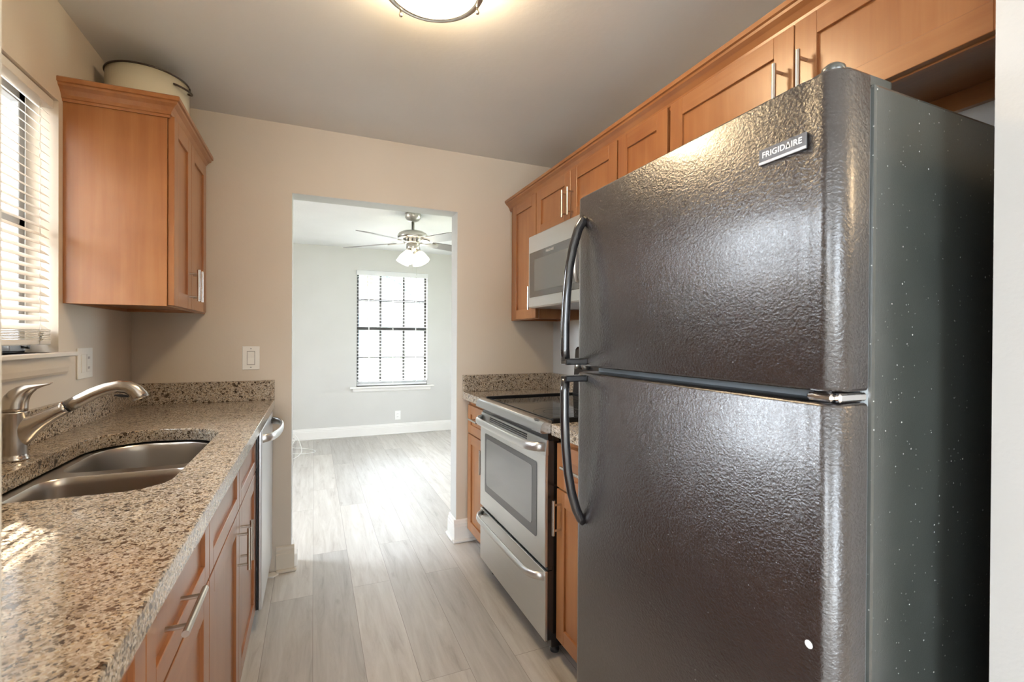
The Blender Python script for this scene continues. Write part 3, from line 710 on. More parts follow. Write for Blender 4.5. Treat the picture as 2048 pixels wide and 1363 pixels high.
# ------------------------------------------------------------------ left window
def left_window():
    y0, y1, z0, z1 = LW
    mb = MB(); x0, x1 = XL-.115, XL-.085
    for a, b in (((x0, y0, z0), (x1, y0+.035, z1)), ((x0, y1-.035, z0), (x1, y1, z1)), ((x0, y0, z0), (x1, y1, z0+.035)), ((x0, y0, z1-.035), (x1, y1, z1)), ((x0, y0, (z0+z1)/2-.015), (x1, y1, (z0+z1)/2+.015))):
        mb.box(a, b, .002)
    f = struct(mb.build('window_1', M['alum']))
    MB().box((XL-.102, y0+.03, z0+.03), (XL-.099, y1-.03, z1-.03)).build('pane', M['pane'], f)
    lk = MB(); lk.box((XL-.085, y1-.14, z0+.005), (XL-.060, y1-.055, z0+.038), .003); lk.cyl((XL-.060, y1-.07, z0+.022), (XL-.045, y1-.07, z0+.022), .008)
    lk.build('sash_lock', M['alum'], f)
    # stool and apron
    mb = MB(); mb.box((XL-.085, y0, z0-.014), (XL+.001, y1, z0), 0); mb.box((XL, y0-.06, z0-.014), (XL+.032, y1+.065, z0+.001), .003)
    struct(mb.build('trim_1', M['trimw']))
    struct(MB().prism([(XL, z0-.074), (XL+.010, z0-.074), (XL+.014, z0-.066), (XL+.016, z0-.050), (XL+.016, z0-.014), (XL, z0-.014)], 'Y', y0-.04, y1+.035).build('trim_1', M['wall']))
    # mini blind, inside mount close to the room side
    yb0, yb1 = y0+.008, y1-.012; xc = XL-.030
    t = thing('window_blind', 'white horizontal slat blind in the left kitchen window above the sink', 'blind', (xc, (yb0+yb1)/2, z0+.03))
    MB().box((xc-.018, yb0, z1-.034), (xc+.022, yb1, z1-.004), .002).build('headrail', M['slatk'], t)
    n = 27; zt = z1-.048; zb = z0+.085; w = .0165; sl = MB()
    for i in range(n):
        z = zt-(zt-zb)*i/(n-1); a = math.radians(-36)
        prof = []
        for k in range(7):
            u = -1+2*k/6; prof.append((xc+u*w*math.cos(a), z - u*w*math.sin(a)*-1 + .0022*(1-u*u)))
        top = prof; bot = [(x, zz-.0009) for x, zz in reversed(prof)]
        sl.prism(top+bot, 'Y', yb0+.004, yb1-.004)
    sl.build('slats', M['slatk'], t, autosmooth=True)
    sk = MB()
    for i in range(7): sk.box((xc-.016, yb0+.003, z0+.045+i*.0048), (xc+.016, yb1-.003-.001*(i % 2), z0+.0478+i*.0048), .0008)
    sk.build('stacked_slats', M['slatk'], t)
    MB().box((xc-.017, yb0+.002, z0+.026), (xc+.017, yb1-.002, z0+.0435), .003).build('bottom_rail', M['slatk'], t)
    for yy in (yb1-.075, yb0+.12, (yb0+yb1)/2):
        c = MB()
        for dx in (-.0175, .0175): c.tube([(xc+dx, yy, z1-.03), (xc+dx*1.03, yy, z0+.03)], .0007, 6)
        pts = [(xc+.0185+.002*math.sin(k*2.1), yy+.0035*math.sin(k*1.7), z1-.04-(z1-.04-z0-.05)*k/60) for k in range(61)]
        c.tube(pts, .0008, 6); c.build('ladder_cord', M['slatk'], t)
    k = MB(); 
    pts = [(xc+.021+.004*math.sin(i*2.3), yb1-.075+.010*math.sin(i*1.9), z0+.066-.0021*i) for i in range(14)]
    k.tube(pts, .0016, 6).build('cord_knot', M['slatk'], t)
left_window()

def plate_x(x, out, yc, zc, w, h, label, cat, gangs, name):
    t = thing(name, label, cat, (x, yc, zc-h/2))
    MB().box((x, yc-w/2, zc-h/2), (x+out*.006, yc+w/2, zc+h/2), .002, seg=2).build('cover_plate', M['white'], t)
    for yy, kind in gangs:
        if kind == 'rocker':
            MB().box((x+out*.004, yy-.017, zc-.034), (x+out*.009, yy+.017, zc+.034), .0015).build('rocker', M['white'], t)
        else:
            MB().box((x+out*.004, yy-.017, zc-.034), (x+out*.0075, yy+.017, zc+.034), .0015).build('socket', M['white'], t)
            for dz in (-.019, .019):
                for dy in (-.006, .006): MB().box((x+out*.0074, yy+dy-.001, zc+dz-.004), (x+out*.008, yy+dy+.001, zc+dz+.005)).build('slot', M['slot'], t)
    return t
plate_x(XL, 1, 2.252, 1.139, .124, .114, 'double white wall plate with outlet and switch by the window sill', 'outlet', [(2.252-.023, 'rocker'), (2.252+.023, 'socket')], 'wall_outlet')
def plate_y(y, out, xc, zc, w, h, kind, label, cat, name, m):
    t = thing(name, label, cat, (xc, y, zc-h/2))
    MB().box((xc-w/2, y, zc-h/2), (xc+w/2, y+out*.006, zc+h/2), .002, seg=2).build('cover_plate', m, t)
    if kind == 'rocker':
        MB().box((xc-.0185, y+out*.004, zc-.036), (xc+.0185, y+out*.0063, zc+.036)).build('rocker_gap', simple('grey_shadow_gap', (.33, .32, .30), .6), t)
        MB().prism([(y+out*.005, zc-.032), (y+out*.0095, zc-.032), (y+out*.007, zc), (y+out*.010, zc+.032), (y+out*.005, zc+.032)], 'X', xc-.0155, xc+.0155).build('rocker', m, t)
        for dz in (-.048, .048): MB().cyl((xc, y+out*.005, zc+dz), (xc, y+out*.0068, zc+dz), .003, 10).build('screw', M['alum'], t)
    else:
        for dz in (-.019, .019):
            q = MB().box((xc-.017, y+out*.004, zc+dz-.014), (xc+.017, y+out*.0085, zc+dz+.014), .004).build('socket', m, t)
            for dx in (-.006, .006): MB().box((xc+dx-.001, y+out*.0084, zc+dz-.003), (xc+dx+.001, y+out*.009, zc+dz+.006)).build('slot', M['slot'], q)
    return t
plate_y(Y0, -1, -.298, 1.133, .079, .120, 'rocker', 'white rocker light switch on the wall left of the doorway', 'light switch', 'light_switch', M['white'])
plate_y(YF, -1, 1.008, .240, .072, .115, 'socket', 'white outlet low on the far room wall below the window', 'outlet', 'wall_outlet', M['whiteb'])

# ------------------------------------------------------------------ right upper run
RX = 1.140                # door face
YA0, YA1 = 2.353, 2.690   # tall, next to the end wall
YB = 1.598; YD = 1.296; YE = .832; YEE = YW+.003
SZ = 1.802                # short cabinets' underside
def right_upper(y0, y1, z0, doors, label, fill=None, ob=.012, splits=None):
    t = thing('upper_cabinet', label, 'cabinet', (XR, y0, z0)); xf = RX+.021
    carcass(t, XR-.001, xf, y0, y1, z0, UZ1, -1, M['woodz'], M['woody'], open_bottom=ob)
    if fill: MB().box((xf, fill[0], z0), (xf+.018, fill[1], UZ1), .001).build('filler_strip', M['woodz'], t)
    for a, b, hy, hz in doors:
        d = shaker('door', t, RX, -1, a, b, z0+.002, UZ1-.006, M['woodz'], M['woody'])
        if hy is not None: bar_handle(d, (RX, hy, hz), 'Z', -1)
right_upper(YA0, YA1, UZ0, [(YA0+.002, YA1-.002, YA0+.032, UZ0+.115)], 'tall honey maple upper cabinet between the doorway wall and the microwave', (YA1, Y0-.002))
ym = (YA0+YB)/2
right_upper(YB, YA0, SZ, [(ym, YA0-.002, ym+.027, SZ+.094), (YB+.002, ym, ym-.027, SZ+.094)], 'short double-door honey maple cabinet above the microwave')
right_upper(YD, YB, UZ0, [(YD+.006, YB-.006, YD+.034, UZ0+.115)], 'narrow tall honey maple upper cabinet half hidden behind the refrigerator, between the two short ones')
right_upper(YEE, YD, SZ, [(YE, YD-.006, YE+.033, SZ+.094), (YEE+.004, YE, YE-.033, SZ+.094)], 'short double-door honey maple cabinet above the refrigerator', ob=.045)
cr = crown_mesh([(RX+.015, Y0-.001), (RX+.015, YEE)], 1, UZ1-.018, M['woody']).build('crown_moulding', None)
tag(cr, 'long honey maple crown moulding along the top of the right upper cabinets', 'moulding')

# microwave
def microwave():
    y0, y1, z0, z1 = YB+.003, YA0-.003, 1.411, SZ-.003; xf = 1.090
    t = thing('microwave', 'stainless steel over-the-range microwave with dark glass door', 'microwave', (XR, y0, z0))
    MB().box((XR-.002, y0+.002, z0+.01), (xf+.03, y1-.002, z1), .002).build('body', M['black'], t)
    MB().box((xf+.01, y0+.01, z0-.004), (XR-.03, y1-.01, z0+.010), .003).build('underside_grille', M['steel'], t)
    d = MB().box((xf+.03, y0, z0), (xf+.004, y1, z1), .003).build('front_panel', M['steel'], t)
    ya, yb = y0+.012, y1-.018
    g = MB().box((xf+.006, ya, z0+.053), (xf, yb, z1-.092), .002).build('glass_door', M['microglass'], t)
    MB().box((xf+.002, y0+.22, z0+.083), (xf-.0008, yb-.065, z1-.135), .001).build('window', M['microwin'], g)
    text_mesh('FRIGIDAIRE', .017, 'brand_lettering', M['letter'], g, (xf-.0009, y1-.26, z1-.112), (0, -1, 0), (0, 0, 1), .0004)
    b = MB()
    for r in range(5):
        for c in range(3): b.box((xf-.0006, y0+.04+c*.035, z0+.09+r*.028), (xf+.001, y0+.062+c*.035, z0+.104+r*.028))
    b.build('keypad', M['burner'], g)
    h = MB(); hy = y0+.175
    h.tube([(xf+.002, hy, z0+.075), (xf-.030, hy, z0+.085), (xf-.038, hy, z0+.12), (xf-.038, hy, z1-.14), (xf-.030, hy, z1-.10), (xf+.002, hy, z1-.095)], .009, 14)
    h.build('handle', M['steelz'], t)
microwave()

# ------------------------------------------------------------------ right base run
BX = .862
def right_base(y0, y1, hside, label):
    t = thing('base_cabinet', label, 'cabinet', (XR, y0, 0)); xf = BX+.021
    mb = MB(); mb.box((XR-.001, y0, .10), (xf, y1, CB-.001), .001, M['woodz']); mb.box((XR-.001, y0, 0), (xf+.065, y1, .10), 0, M['dark']); mb.build('cabinet_box', None, t)
    dr = shaker('drawer', t, BX, -1, y0, y1, .672, .842, M['woodz'], M['woody'], st=.052)
    bar_handle(dr, (BX, (y0+y1)/2-.008, .770), 'Y', -1, .14)
    d = shaker('door', t, BX, -1, y0, y1, .088, .668, M['woodz'], M['woody'])
    bar_handle(d, (BX, y0+.035 if hside < 0 else y1-.035, .567), 'Z', -1)
    return t
tb = right_base(2.362, 2.712, -1, 'honey maple base cabinet between the doorway wall and the range')
MB().box((BX+.021, 2.712, .10), (BX+.04, Y0-.002, CB-.001)).build('filler_strip', M['woodz'], tb)
right_base(1.285, 1.585, 1, 'honey maple base cabinet between the range and the refrigerator')
def right_counter(y0, y1, label, end):
    t = thing('countertop', label, 'countertop', (XR, y0, CB))
    o = MB().box((.839, y0, CB-.002), (XR-.001, y1, .914), .003, seg=2).build('worktop', M['granite'], t)
    if end:
        MB().box((.839, y1-.020, .914), (XR-.001, y1, 1.016), .0015).build('backsplash', M['granite'], t)
        MB().box((XR-.021, y0, .914), (XR-.001, y1-.021, 1.016), .0015).build('backsplash', M['granite'], t)
    else: MB().box((XR-.021, y0, .914), (XR-.001, y1, 1.016), .0015).build('backsplash', M['granite'], t)
right_counter(2.358, Y0-.001, 'short speckled granite worktop with backsplash between the range and the doorway wall', True)
right_counter(1.245, 1.590, 'short speckled granite worktop between the range and the refrigerator', False)

def kitchen_range():
    y0, y1 = 1.592, 2.352; xf = .818; t = thing('kitchen_range', 'stainless steel electric range with black glass cooktop', 'oven', (XR, y0, 0))
    MB().box((xf+.030, y0+.004, .045), (XR-.02, y1-.004, .896), .002).build('body', M['black'], t)
    for yy in (y0+.05, y1-.05):
        for xx in (xf+.07, XR-.08): MB().lathe([(0, 0), (.018, 0), (.018, .012), (.008, .016), (.008, .05), (0, .05)], (xx, yy, 0), 14).build('foot', M['blackm'], t)
    # cooktop
    ct = MB(); ct.box((.835, y0, .905), (XR-.07, y1, .921), .002)
    for a, b in (((.848, y0), (XR-.07, y0+.018)), ((.848, y1-.018), (XR-.07, y1)), ((XR-.095, y0), (XR-.07, y1))): ct.box((a[0], a[1], .915), (b[0], b[1], .932), .004, seg=2)
    ct = ct.build('cooktop_frame', M['blackrim'], t)
    gl = MB().box((.862, y0+.022, .9205), (XR-.10, y1-.022, .9232), .0008).build('cooktop_glass', M['blackglass'], t)
    for cx, cy, r in ((.985, 1.79, .115), (.985, 2.16, .085), (1.23, 1.79, .078), (1.23, 2.16, .095)):
        m = MB()
        for rr in (r, r*.62):
            m.tube([(cx+rr*math.cos(2*PI*k/48), cy+rr*math.sin(2*PI*k/48), .9233) for k in range(49)], .0009, 6, flat=(.3, 1), up=(0, 0, 1))
        m.build('burner_ring', M['burner'], gl)
    # stainless front lip, rounded
    lp = [(.842, .890), (.842, .926), (.828, .9275), (.812, .924), (.800, .914), (.794, .900), (.793, .884), (.800, .878), (.842, .878)]
    lip = MB().prism(lp, 'Y', y0-.002, y1+.002).build('front_lip', M['lip'], t, autosmooth=True)
    lg = MB(); lg.tube([(.8085+.006*math.cos(a)*.6, 1.655+.022*math.sin(a), .9232+.002*math.cos(a)) for a in [2*PI*k/24 for k in range(25)]], .0007, 5); 
    lg.build('oval_badge', M['badge'], lip)
    text_mesh('Frigidaire', .010, 'badge_lettering', M['badge'], lip, (.8065, 1.655, .9222), (0, -1, 0), (.75, 0, .55), .0004)
    # recessed band behind, then door
    MB().box((xf+.012, y0+.006, .848), (xf+.034, y1-.006, .880), .001).build('vent_band', M['black'], t)
    door = MB().box((xf+.012, y0+.002, .362), (xf, y1-.002, .792), .002).build('oven_door', M['steel'], t)
    MB().box((xf+.034, y0+.003, .363), (xf+.012, y1-.003, .848)).build('door_liner', M['black'], door)
    MB().prism([(xf+.012, .792), (xf, .792), (xf+.006, .850), (xf+.012, .850)], 'Y', y0+.002, y1-.002).build('door_top', M['steel'], door)
    for zz in (.838, .829, .820): MB().box((xf+.0015, y0+.18, zz), (xf+.010, y1-.14, zz+.005)).build('vent_slot', M['black'], door)
    MB().prism(rrect(y0+.075, y1-.075, .452, .752, .012, 4), 'X', xf-.0015, xf+.004).build('window_surround', simple('dark_grey_glass', (.045, .045, .047), .12, spec=.8), door)
    MB().prism(rrect(y0+.118, y1-.100, .490, .728, .016, 4), 'X', xf-.0024, xf).build('window_glass', M['ovenglass'], door)
    MB().box((xf+.034, y0+.004, .348), (xf+.012, y1-.004, .362), 0).build('gap_strip', M['black'], t)
    dw = MB().box((xf+.013, y0+.002, .078), (xf+.001, y1-.002, .346), .002).build('storage_drawer', M['steel'], t)
    MB().box((xf+.034, y0+.003, .079), (xf+.013, y1-.003, .345)).build('drawer_liner', M['black'], dw)
    def bow(z, out, par, r):
        p = []; 
        for k in range(25):
            u = k/24; e = min(u, 1-u)/.13; o = out*(1-(1-min(1, e))**2.4)
            p.append((xf+.002-o, y0+.016+(y1-y0-.032)*u, z-.004*math.sin(PI*u)))
        MB().tube(p, r, 16, flat=(1.45, .75), up=(0, 0, 1)).build('handle', M['steel'], par)
    bow(.822, .050, door, .0125); bow(.322, .046, dw, .0110)
    # back guard
    bgd = MB().prism([(XR-.085, .900), (XR-.068, 1.180), (XR-.055, 1.195), (XR-.012, 1.195), (XR-.012, .900)], 'Y', y0+.002, y1-.002).build('backguard', M['black'], t)
    MB().box((XR-.090, y0+.25, 1.04), (XR-.070, y1-.25, 1.14), .001).build('control_display', M['blackglass'], bgd)
    for yy in (y0+.06, y0+.14, y1-.14, y1-.06):
        MB().cyl((XR-.10, yy, 1.09), (XR-.074, yy, 1.09), .020, 20).build('knob', M['steel'], bgd)
kitchen_range()

# ------------------------------------------------------------------ refrigerator
def refrigerator():
    y0, y1 = .453, 1.214; xd = .720; xb = .800; t = thing('refrigerator', 'large black top-freezer refrigerator on the right', 'refrigerator', (xd, y0, 0))
    MB().box((xb+.012, y0+.004, .03), (1.400, y1-.004, 1.646), .006, seg=2).build('body', M['fside'], t)
    MB().box((xb-.004, y0+.010, .06), (xb+.014, y1-.010, 1.640), .002).build('gasket', M['gasket'], t)
    def door(z0, z1, nm):
        r1 = .050; r2 = .030
        pr = []
        # outline seen from above: rounded outer corners, the near one broader and stepped in
        pr += [(xb-.006, y0)]
        for k in range(9):
            a = -.5*PI - .5*PI*k/8; pr.append((xd+r1*.8+r1*.8*math.cos(a), y0+r1*.55+r1*.55*math.sin(a)))
        pr += [(xd+.003, y0+.045), (xd, y0+.062)]
        for k in range(9):
            a = PI - .5*PI*k/8; pr.append((xd+r2+r2*math.cos(a), y1-r2+r2*math.sin(a)))
        pr += [(xb-.006, y1)]
        mb = MB(); b2 = bmesh.new()
        rings = []
        cx = (xd+xb)/2; cy = (y0+y1)/2
        for z, ins in ((z0, .006), (z0+.002, .002), (z0+.006, 0), (z1-.006, 0), (z1-.002, .002), (z1, .006)):
            rings.append([b2.verts.new((x+(ins if x < cx else 0), y+(ins if y < cy else -ins), z)) for x, y in pr])
        n = len(pr)
        for A, B in zip(rings, rings[1:]):
            for i in range(n): b2.faces.new((A[i], A[(i+1) % n], B[(i+1) % n], B[i]))
        b2.faces.new(rings[0]); b2.faces.new(rings[-1]); bmesh.ops.recalc_face_normals(b2, faces=b2.faces)
        mb._merge(b2, None); o = mb.build(nm, M['fdoor'], t, autosmooth=True); o.data.set_sharp_from_angle(angle=math.radians(50)); return o
    fz = door(1.160, 1.655, 'freezer_door'); fd = door(.055, 1.142, 'refrigerator_door')
    MB().box((xb-.02, y0+.02, .0), (1.38, y1-.02, .05), .002).build('kick_plate', M['blackm'], t)
    # handles on the far side
    hy = y1-.052
    def handle(pts, par):
        MB().tube([(x, hy, z) for x, z in pts], .0135, 16, flat=(.78, 1.0), up=(0, 1, 0)).build('handle', M['handleb'], par)
    handle([(.722, 1.585), (.712, 1.578), (.698, 1.555), (.680, 1.50), (.668, 1.44), (.660, 1.36), (.656, 1.28), (.656, 1.21), (.658, 1.178)], fz)
    MB().box((.650, hy-.016, 1.166), (.722, hy+.014, 1.184), .003).build('handle_bracket', M['handleb'], fz)
    handle([(.658, 1.126), (.656, 1.09), (.656, 1.02), (.660, .94), (.668, .86), (.680, .80), (.696, .75), (.710, .722), (.722, .712)], fd)
    MB().box((.650, hy-.016, 1.118), (.722, hy+.014, 1.136), .003).build('handle_bracket', M['handleb'], fd)
    # hinges on the near side
    h = MB(); h.box((.735, y0+.004, 1.144), (.800, y0+.050, 1.158), .003); h.cyl((.742, y0+.028, 1.142), (.742, y0+.028, 1.160), .010, 16); h.box((.724, y0+.010, 1.145), (.745, y0+.052, 1.157), .004)
    h.build('middle_hinge', M['chrome'], t)
    h = MB(); h.lathe([(0, .018), (.010, .017), (.016, .012), (.018, .0), (0, 0)], (.752, y0+.030, 1.655), 24); h.prism(rrect(.752, .880, y0+.012, y0+.060, .012, 4), 'Z', 1.646, 1.662)
    h.build('top_hinge_cover', M['fside'], t)
    # badge
    bz = 1.557; by = .545
    b = MB().box((xd-.0025, by-.043, bz-.0135), (xd+.001, by+.043, bz+.0135), .001).build('badge', M['badge'], fz)
    MB().box((xd-.0032, by-.043, bz-.0135), (xd-.002, by+.043, bz-.0085), .0004).build('badge_stripe', simple('silver_stripe', (.50, .50, .51), .3, .8), b)
    text_mesh('FRIGID\u0394IRE', .0140, 'badge_lettering', M['letter'], b, (xd-.0027, by, bz+.002), (0, -1, 0), (0, 0, 1), .0004, spacing=1.02)
    # small pale smudge low on the door
    MB().lathe([(0, .0006), (.006, .0004), (.0065, 0)], (xd-.0001, 0.493, 0.760), 12, xf=Matrix.Rotation(-PI/2, 3, 'Y')).build('pale_smudge', M['paper'], fd)
refrigerator()

# ------------------------------------------------------------------ ceiling light
def ceiling_light():
    c = (.322, 1.372, HC); t = thing('ceiling_light', 'round flush ceiling light with lit frosted glass and nickel ring', 'ceiling light', c)
    MB().lathe([(0, 0), (.105, 0), (.108, -.006), (.104, -.014), (.04, -.018), (0, -.018)], c, 56).build('canopy', M['nickel'], t)
    MB().lathe([(.150, -.070), (.156, -.073), (.157, -.084), (.153, -.094), (.136, -.099), (.130, -.096), (.132, -.088), (.146, -.080), (.150, -.070)], c, 72).build('ring', M['nickel'], t)
    MB().lathe([(.104, -.024), (.122, -.045), (.129, -.070), (.131, -.088), (.128, -.096), (.108, -.110), (.080, -.122), (.045, -.129), (0, -.132)], c, 56).build('glass_bowl', M['lampglass'], t)
    for a in (2.08, .155, 4.2):
        q = (c[0]+.148*math.cos(a), c[1]+.148*math.sin(a), c[2])
        MB().lathe([(0, -.118), (.0045, -.116), (.0065, -.111), (.005, -.106), (.0035, -.102), (.0045, -.094), (.0045, -.070), (0, -.070)], q, 14).build('finial', M['nickely'], t)
ceiling_light()

# ------------------------------------------------------------------ far window, blind, fan
def far_window():
    x0, x1, z0, z1 = FW; y = YF+.085
    mb = MB(); w = .030
    for a, b in (((x0, z0), (x0+w, z1)), ((x1-w, z0), (x1, z1)), ((x0, z0), (x1, z0+w)), ((x0, z1-w), (x1, z1))):
        mb.box((a[0], y-.02, a[1]), (b[0], y+.02, b[1]), .002)
    zm = (z0+z1)/2+.005
    mb.box((x0, y-.024, zm-.022), (x1, y+.02, zm+.022), .002)
    for k in (1, 2): mb.box((x0+(x1-x0)*k/3-.014, y-.012, z0), (x0+(x1-x0)*k/3+.014, y+.012, z1), .001)
    for zz in ((z0+zm)/2, (z1+zm)/2): mb.box((x0, y-.012, zz-.014), (x1, y+.012, zz+.014), .001)
    f = struct(mb.build('window_2', M['bronze']))
    MB().box((x0+.01, y-.002, z0+.01), (x1-.01, y+.002, z1-.01)).build('pane', M['pane'], f)
    mb = MB(); mb.box((x0-.085, YF-.055, z0-.028), (x1+.085, YF+.001, z0-.006), .004); mb.box((x0, YF, z0-.028), (x1, YF+.065, z0-.0), 0)
    mb.prism([(YF, z0-.075), (YF-.012, z0-.075), (YF-.020, z0-.060), (YF-.020, z0-.028), (YF, z0-.028)], 'X', x0-.045, x1+.045)
    struct(mb.build('trim_2', M['trimw']))
    t = thing('window_blind', 'wide white horizontal blind with open slats in the far room window', 'blind', ((x0+x1)/2, YF, z0))
    yc = YF+.032
    MB().box((x0-.006, YF-.018, z1-.055), (x1+.006, YF+.004, z1+.008), .003).build('valance', M['slatf'], t)
    MB().box((x0+.004, YF+.006, z1-.045), (x1-.004, YF+.058, z1-.002), .002).build('headrail', M['whiteb'], t)
    s = MB(); n = 32; zt = z1-.07; zb = z0+.075
    for i in range(n):
        z = zt-(zt-zb)*i/(n-1); a = math.radians(4)
        pr = []
        for k in range(5):
            u = -1+2*k/4; pr.append((yc+u*.024, z+u*.024*math.sin(a)+.002*(1-u*u)))
        s.prism(pr+[(p[0], p[1]-.0022) for p in reversed(pr)], 'X', x0+.006, x1-.006)
    s.build('slats', M['slatf'], t)
    s = MB()
    for i in range(5): s.box((x0+.006, yc-.024, z0+.028+i*.006), (x1-.006, yc+.024, z0+.031+i*.006), .0008)
    s.build('stacked_slats', M['slatf'], t)
    MB().box((x0+.006, yc-.025, z0+.004), (x1-.006, yc+.025, z0+.026), .003).build('bottom_rail', M['slatf'], t)
    for u in (.165, .5, .83):
        MB().box((x0+(x1-x0)*u-.006, yc-.0275, z0+.02), (x0+(x1-x0)*u+.006, yc-.0265, z1-.05)).build('ladder_tape', M['slatf'], t)
    MB().cyl((x0+.125, YF-.022, z1-.06), (x0+.125, YF-.022, z1-.68), .0035, 8).build('tilt_wand', simple('clear_grey_wand', (.35, .36, .37), .2), t)
    for xx in (x1-.155, x1-.225):
        MB().tube([(xx, YF-.022, z1-.05), (xx, YF-.022, z1-.14-.1*(xx > x1-.2))], .002, 6).build('pull_cord', M['slot'], t)
far_window()

def ceiling_fan():
    cx, cy = .829, 4.281; c = (cx, cy, HC); t = thing('ceiling_fan', 'brushed nickel ceiling fan with lit glass shades in the far room', 'ceiling fan', c)
    MB().lathe([(0, 0), (.072, 0), (.075, -.010), (.070, -.036), (.054, -.058), (.034, -.070), (.014, -.074), (0, -.074)], c, 36).build('canopy', M['nickel'], t)
    MB().lathe([(0, -.07), (.0135, -.07), (.0135, -.145), (.020, -.146), (.022, -.158), (0, -.158)], c, 20).build('downrod', M['nickel'], t)
    MB().lathe([(0, -.150), (.040, -.152), (.095, -.162), (.126, -.180), (.137, -.202), (.137, -.218), (.128, -.226), (.060, -.232), (0, -.232)], c, 48).build('motor_housing', M['nickel'], t)
    mb = MB().lathe([(.090, -.228), (.078, -.262), (.066, -.272), (0, -.272)], c, 40); mb.build('lower_housing', M['nickel'], t)
    for k in range(14):
        a = 2*PI*k/14
        p0 = (cx+.0865*math.cos(a), cy+.0865*math.sin(a), HC-.237); p1 = (cx+.0800*math.cos(a), cy+.0800*math.sin(a), HC-.257)
        MB().tube([p0, p1], .0048, 8).build('vent_slot', M['slot'], t)
    MB().lathe([(.0, -.270), (.058, -.270), (.060, -.300), (.060, -.318), (.050, -.330), (0, -.334)], c, 36).build('switch_housing', M['nickel'], t)
    yaw = math.radians(22.98)
    for ph in (172, 244, 316, 28, 100):
        a = math.radians(ph)-yaw; R_ = Matrix.Rotation(a, 3, 'Z'); drop = math.radians(3.2); tw = math.radians(-12)
        X = Matrix.Rotation(tw, 3, 'X'); D = Matrix.Rotation(drop, 3, 'Y')
        out = [(.175, -.050), (.22, -.060), (.40, -.066), (.60, -.070), (.645, -.062), (.66, -.035), (.66, .035), (.645, .062), (.60, .070), (.40, .066), (.22, .060), (.175, .050)]
        mb = MB(); mb.prism(out, 'Z', -.003, .003)
        for q in mb.bm.verts: q.co = R_ @ (D @ (X @ q.co)) + Vector((cx, cy, HC-.254))
        bl = mb.build('blade', M['blade'], t)
        ir = MB(); ir.prism([(.055, -.012), (.12, -.012), (.16, -.034), (.205, -.040), (.235, -.018), (.235, .018), (.205, .040), (.16, .034), (.12, .012), (.055, .012)], 'Z', -.010, -.0032)
        for q in ir.bm.verts: q.co = R_ @ (D @ (X @ q.co)) + Vector((cx, cy, HC-.254))
        ir.build('blade_bracket', M['nickel'], bl)
    for k, ph in enumerate((340, 250, 160, 70)):
        a = math.radians(ph)-yaw; tilt = math.radians(31)
        R_ = Matrix.Rotation(a, 3, 'Z') @ Matrix.Rotation(-tilt, 3, 'Y')
        base = Vector((cx+.038*math.cos(a), cy+.038*math.sin(a), HC-.318))
        arm = MB(); arm.lathe([(0, .01), (.012, .01), (.013, -.020), (.024, -.026), (.026, -.050), (.020, -.054), (0, -.054)], base, 20, xf=R_)
        hl = arm.build('lamp_holder', M['nickel'], t)
        MB().lathe([(.024, -.040), (.034, -.048), (.045, -.068), (.053, -.100), (.060, -.142), (.0575, -.142), (.050, -.100), (.043, -.072), (.031, -.052), (.0, -.052)], base, 32, xf=R_).build('glass_shade', M['fanglass'], t)
    for dx, l in ((-.012, .14), (.030, .17)):
        MB().cyl((cx+dx, cy-.03, HC-.33), (cx+dx, cy-.03, HC-.33-l-.06), .0012, 6).build('pull_chain', M['nickel'], t)
ceiling_fan()

# loose white cable behind the doorway, and a paint chip by the wall end
def cable():
    mb = MB()
    P = [(-.95, 5.90, .004), (-.60, 5.80, .004), (-.35, 5.62, .004), (-.20, 5.48, .004), (-.06, 5.44, .004), (.02, 5.50, .004), (-.02, 5.62, .004), (-.12, 5.70, .006), (-.22, 5.72, .02), (-.21, 5.66, .07), (-.19, 5.74, .10), (-.22, 5.85, .09), (-.27, 5.80, .03), (-.24, 5.60, .006), (-.30, 5.35, .004), (-.22, 5.20, .004), (-.12, 5.42, .02), (-.14, 5.60, .10), (-.20, 5.75, .17)]
    pts = []
    for i in range(len(P)-1):
        p0, p1, p2, p3 = [Vector(P[min(max(j, 0), len(P)-1)]) for j in (i-1, i, i+1, i+2)]
        for k in range(6):
            u = k/6; pts.append(.5*((2*p1)+(p2-p0)*u+(2*p0-5*p1+4*p2-p3)*u*u+(3*p1-p0-3*p2+p3)*u**3))
    mb.tube(pts, .0035, 8)
    tag(mb.build('cable', M['cable']), 'loose white cable curled on the far room floor beside the doorway', 'cable')
cable()
mb = MB(); mb.plate([(-.222, 2.700), (-.190, 2.690), (-.165, 2.715), (-.168, 2.735), (-.195, 2.745), (-.220, 2.735)], [], 0.0005, .008)
tag(mb.build('paint_chip', M['paper']), 'broken white scrap lying on the floor beside the dishwasher', 'debris')

# ------------------------------------------------------------------ outdoors
GZ = -.35
struct(MB().box((-30, YF+.3, GZ-.2), (30, 45, GZ)).build('ground', M['lawn']))
struct(MB().box((-30, YF+3.5, GZ), (30, YF+9.5, GZ+.02)).build('ground', M['drive']))
struct(MB().box((-14, BY-8, GZ-.2), (FX0-.35, YF+.3, GZ)).build('ground', M['drive']))
struct(MB().box((FX1+.9, BY-8, GZ-.2), (14, YF+.3, GZ)).build('ground', M['lawn']))
struct(MB().box((FX0-.35, BY-8, GZ-.2), (FX1+.9, BY-.3, GZ)).build('ground', M['drive']))
struct(MB().box((XL-WT_-.80, YW-WT_, 2.30), (XL-WT_, Y0, 2.36)).build('added_sun_overhang', M['roof']))  # added unseen overhang that keeps the sun off the upper left window
struct(MB().box((XL-WT_-.62, 2.20, GZ), (XL-WT_, 2.40, 2.30)).build('added_sun_fin', M['stucco']))  # added unseen fin that trims the sun patch on the left worktop
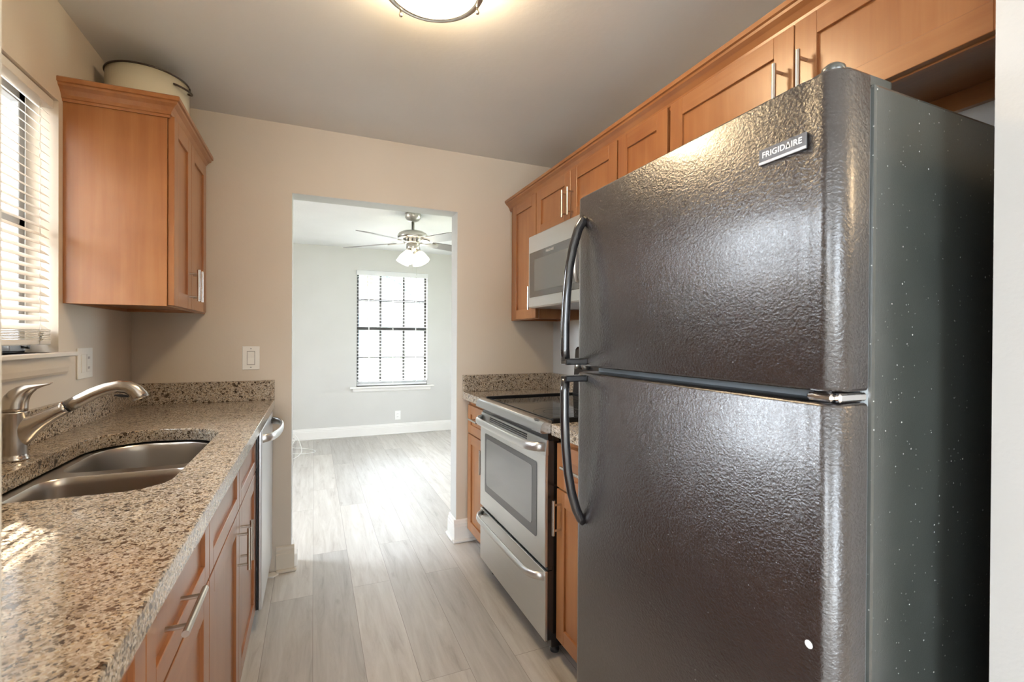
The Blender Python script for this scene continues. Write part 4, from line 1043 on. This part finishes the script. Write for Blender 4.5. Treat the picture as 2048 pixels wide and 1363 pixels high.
fn = MB(); fn.box((-3.9, -3, GZ), (-3.84, 5.5, 1.45), 0)
for i in range(60): fn.box((-3.84, -3+i*.142, GZ), (-3.825, -3+i*.142+.13, 1.45), .003)
tag(fn.build('fence', M['fence']), 'tan board fence outside the left kitchen window behind the blind', 'fence')
b = thing('building', 'pale neighbouring building seen faintly through the far window', 'building', (1.2, 19, GZ))
MB().box((-6, 18, GZ), (9, 24, 4.4), .02).build('facade', M['stucco'], b)
MB().box((-6.4, 17.6, 4.4), (9.4, 24.4, 4.7), .02).build('roof', M['roof'], b)
for xx in (-4.0, -1.2, 1.45, 4.6):
    w_ = MB().box((xx, 17.97, .9), (xx+1.0, 18.03, 2.1), .01).build('window', M['bwin'], b)
    MB().box((xx+.47, 17.95, .9), (xx+.53, 17.99, 2.1)).build('mullion', M['whiteb'], w_)
def palm(x, y, h, label, n=26, L_=1.9, seed=1, mt='leaf'):
    rnd = random.Random(seed); t = thing('palm_tree', label, 'tree', (x, y, GZ))
    MB().tube([(x, y, GZ), (x+.05, y, GZ+h*.5), (x, y, GZ+h)], [.17, .13, .11], 12).build('trunk', M['trunk'], t)
    fr = MB(); top = Vector((x, y, GZ+h)); b2 = bmesh.new()
    for i in range(n):
        a = 2*PI*i/n*2.4+rnd.uniform(-.2, .2); el = rnd.uniform(-.3, 1.1); d = Vector((math.cos(a), math.sin(a), 0)); up = Vector((0, 0, 1)); sd = d.cross(up)
        prev = None
        for k in range(15):
            u = k/14; p = top + d*(L_*u*math.cos(el*.7)) + up*(L_*(u*math.sin(el) - .85*u*u))
            if prev is not None:
                for s_ in (-1, 1):
                    for q in range(2):
                        c0 = prev.lerp(p, q*.5); l = L_*.26*math.sin(PI*min(1, u+.08))**.6+.03
                        e = c0 + sd*s_*l + d*l*.5 - up*l*.45; w = d*.012
                        vs = [b2.verts.new(v) for v in (c0-w, c0+w, e)]; b2.faces.new(vs)
            prev = p
    fr._merge(b2, None); fr.build('fronds', M[mt], t)
palm(2.35, 9.3, 1.6, 'low palm with arching fronds right outside the far window', seed=3, n=30)
palm(1.25, 12.2, 3.3, 'taller dark palm behind, seen through the middle of the far window', seed=5, n=30, L_=2.0, mt='leafd')
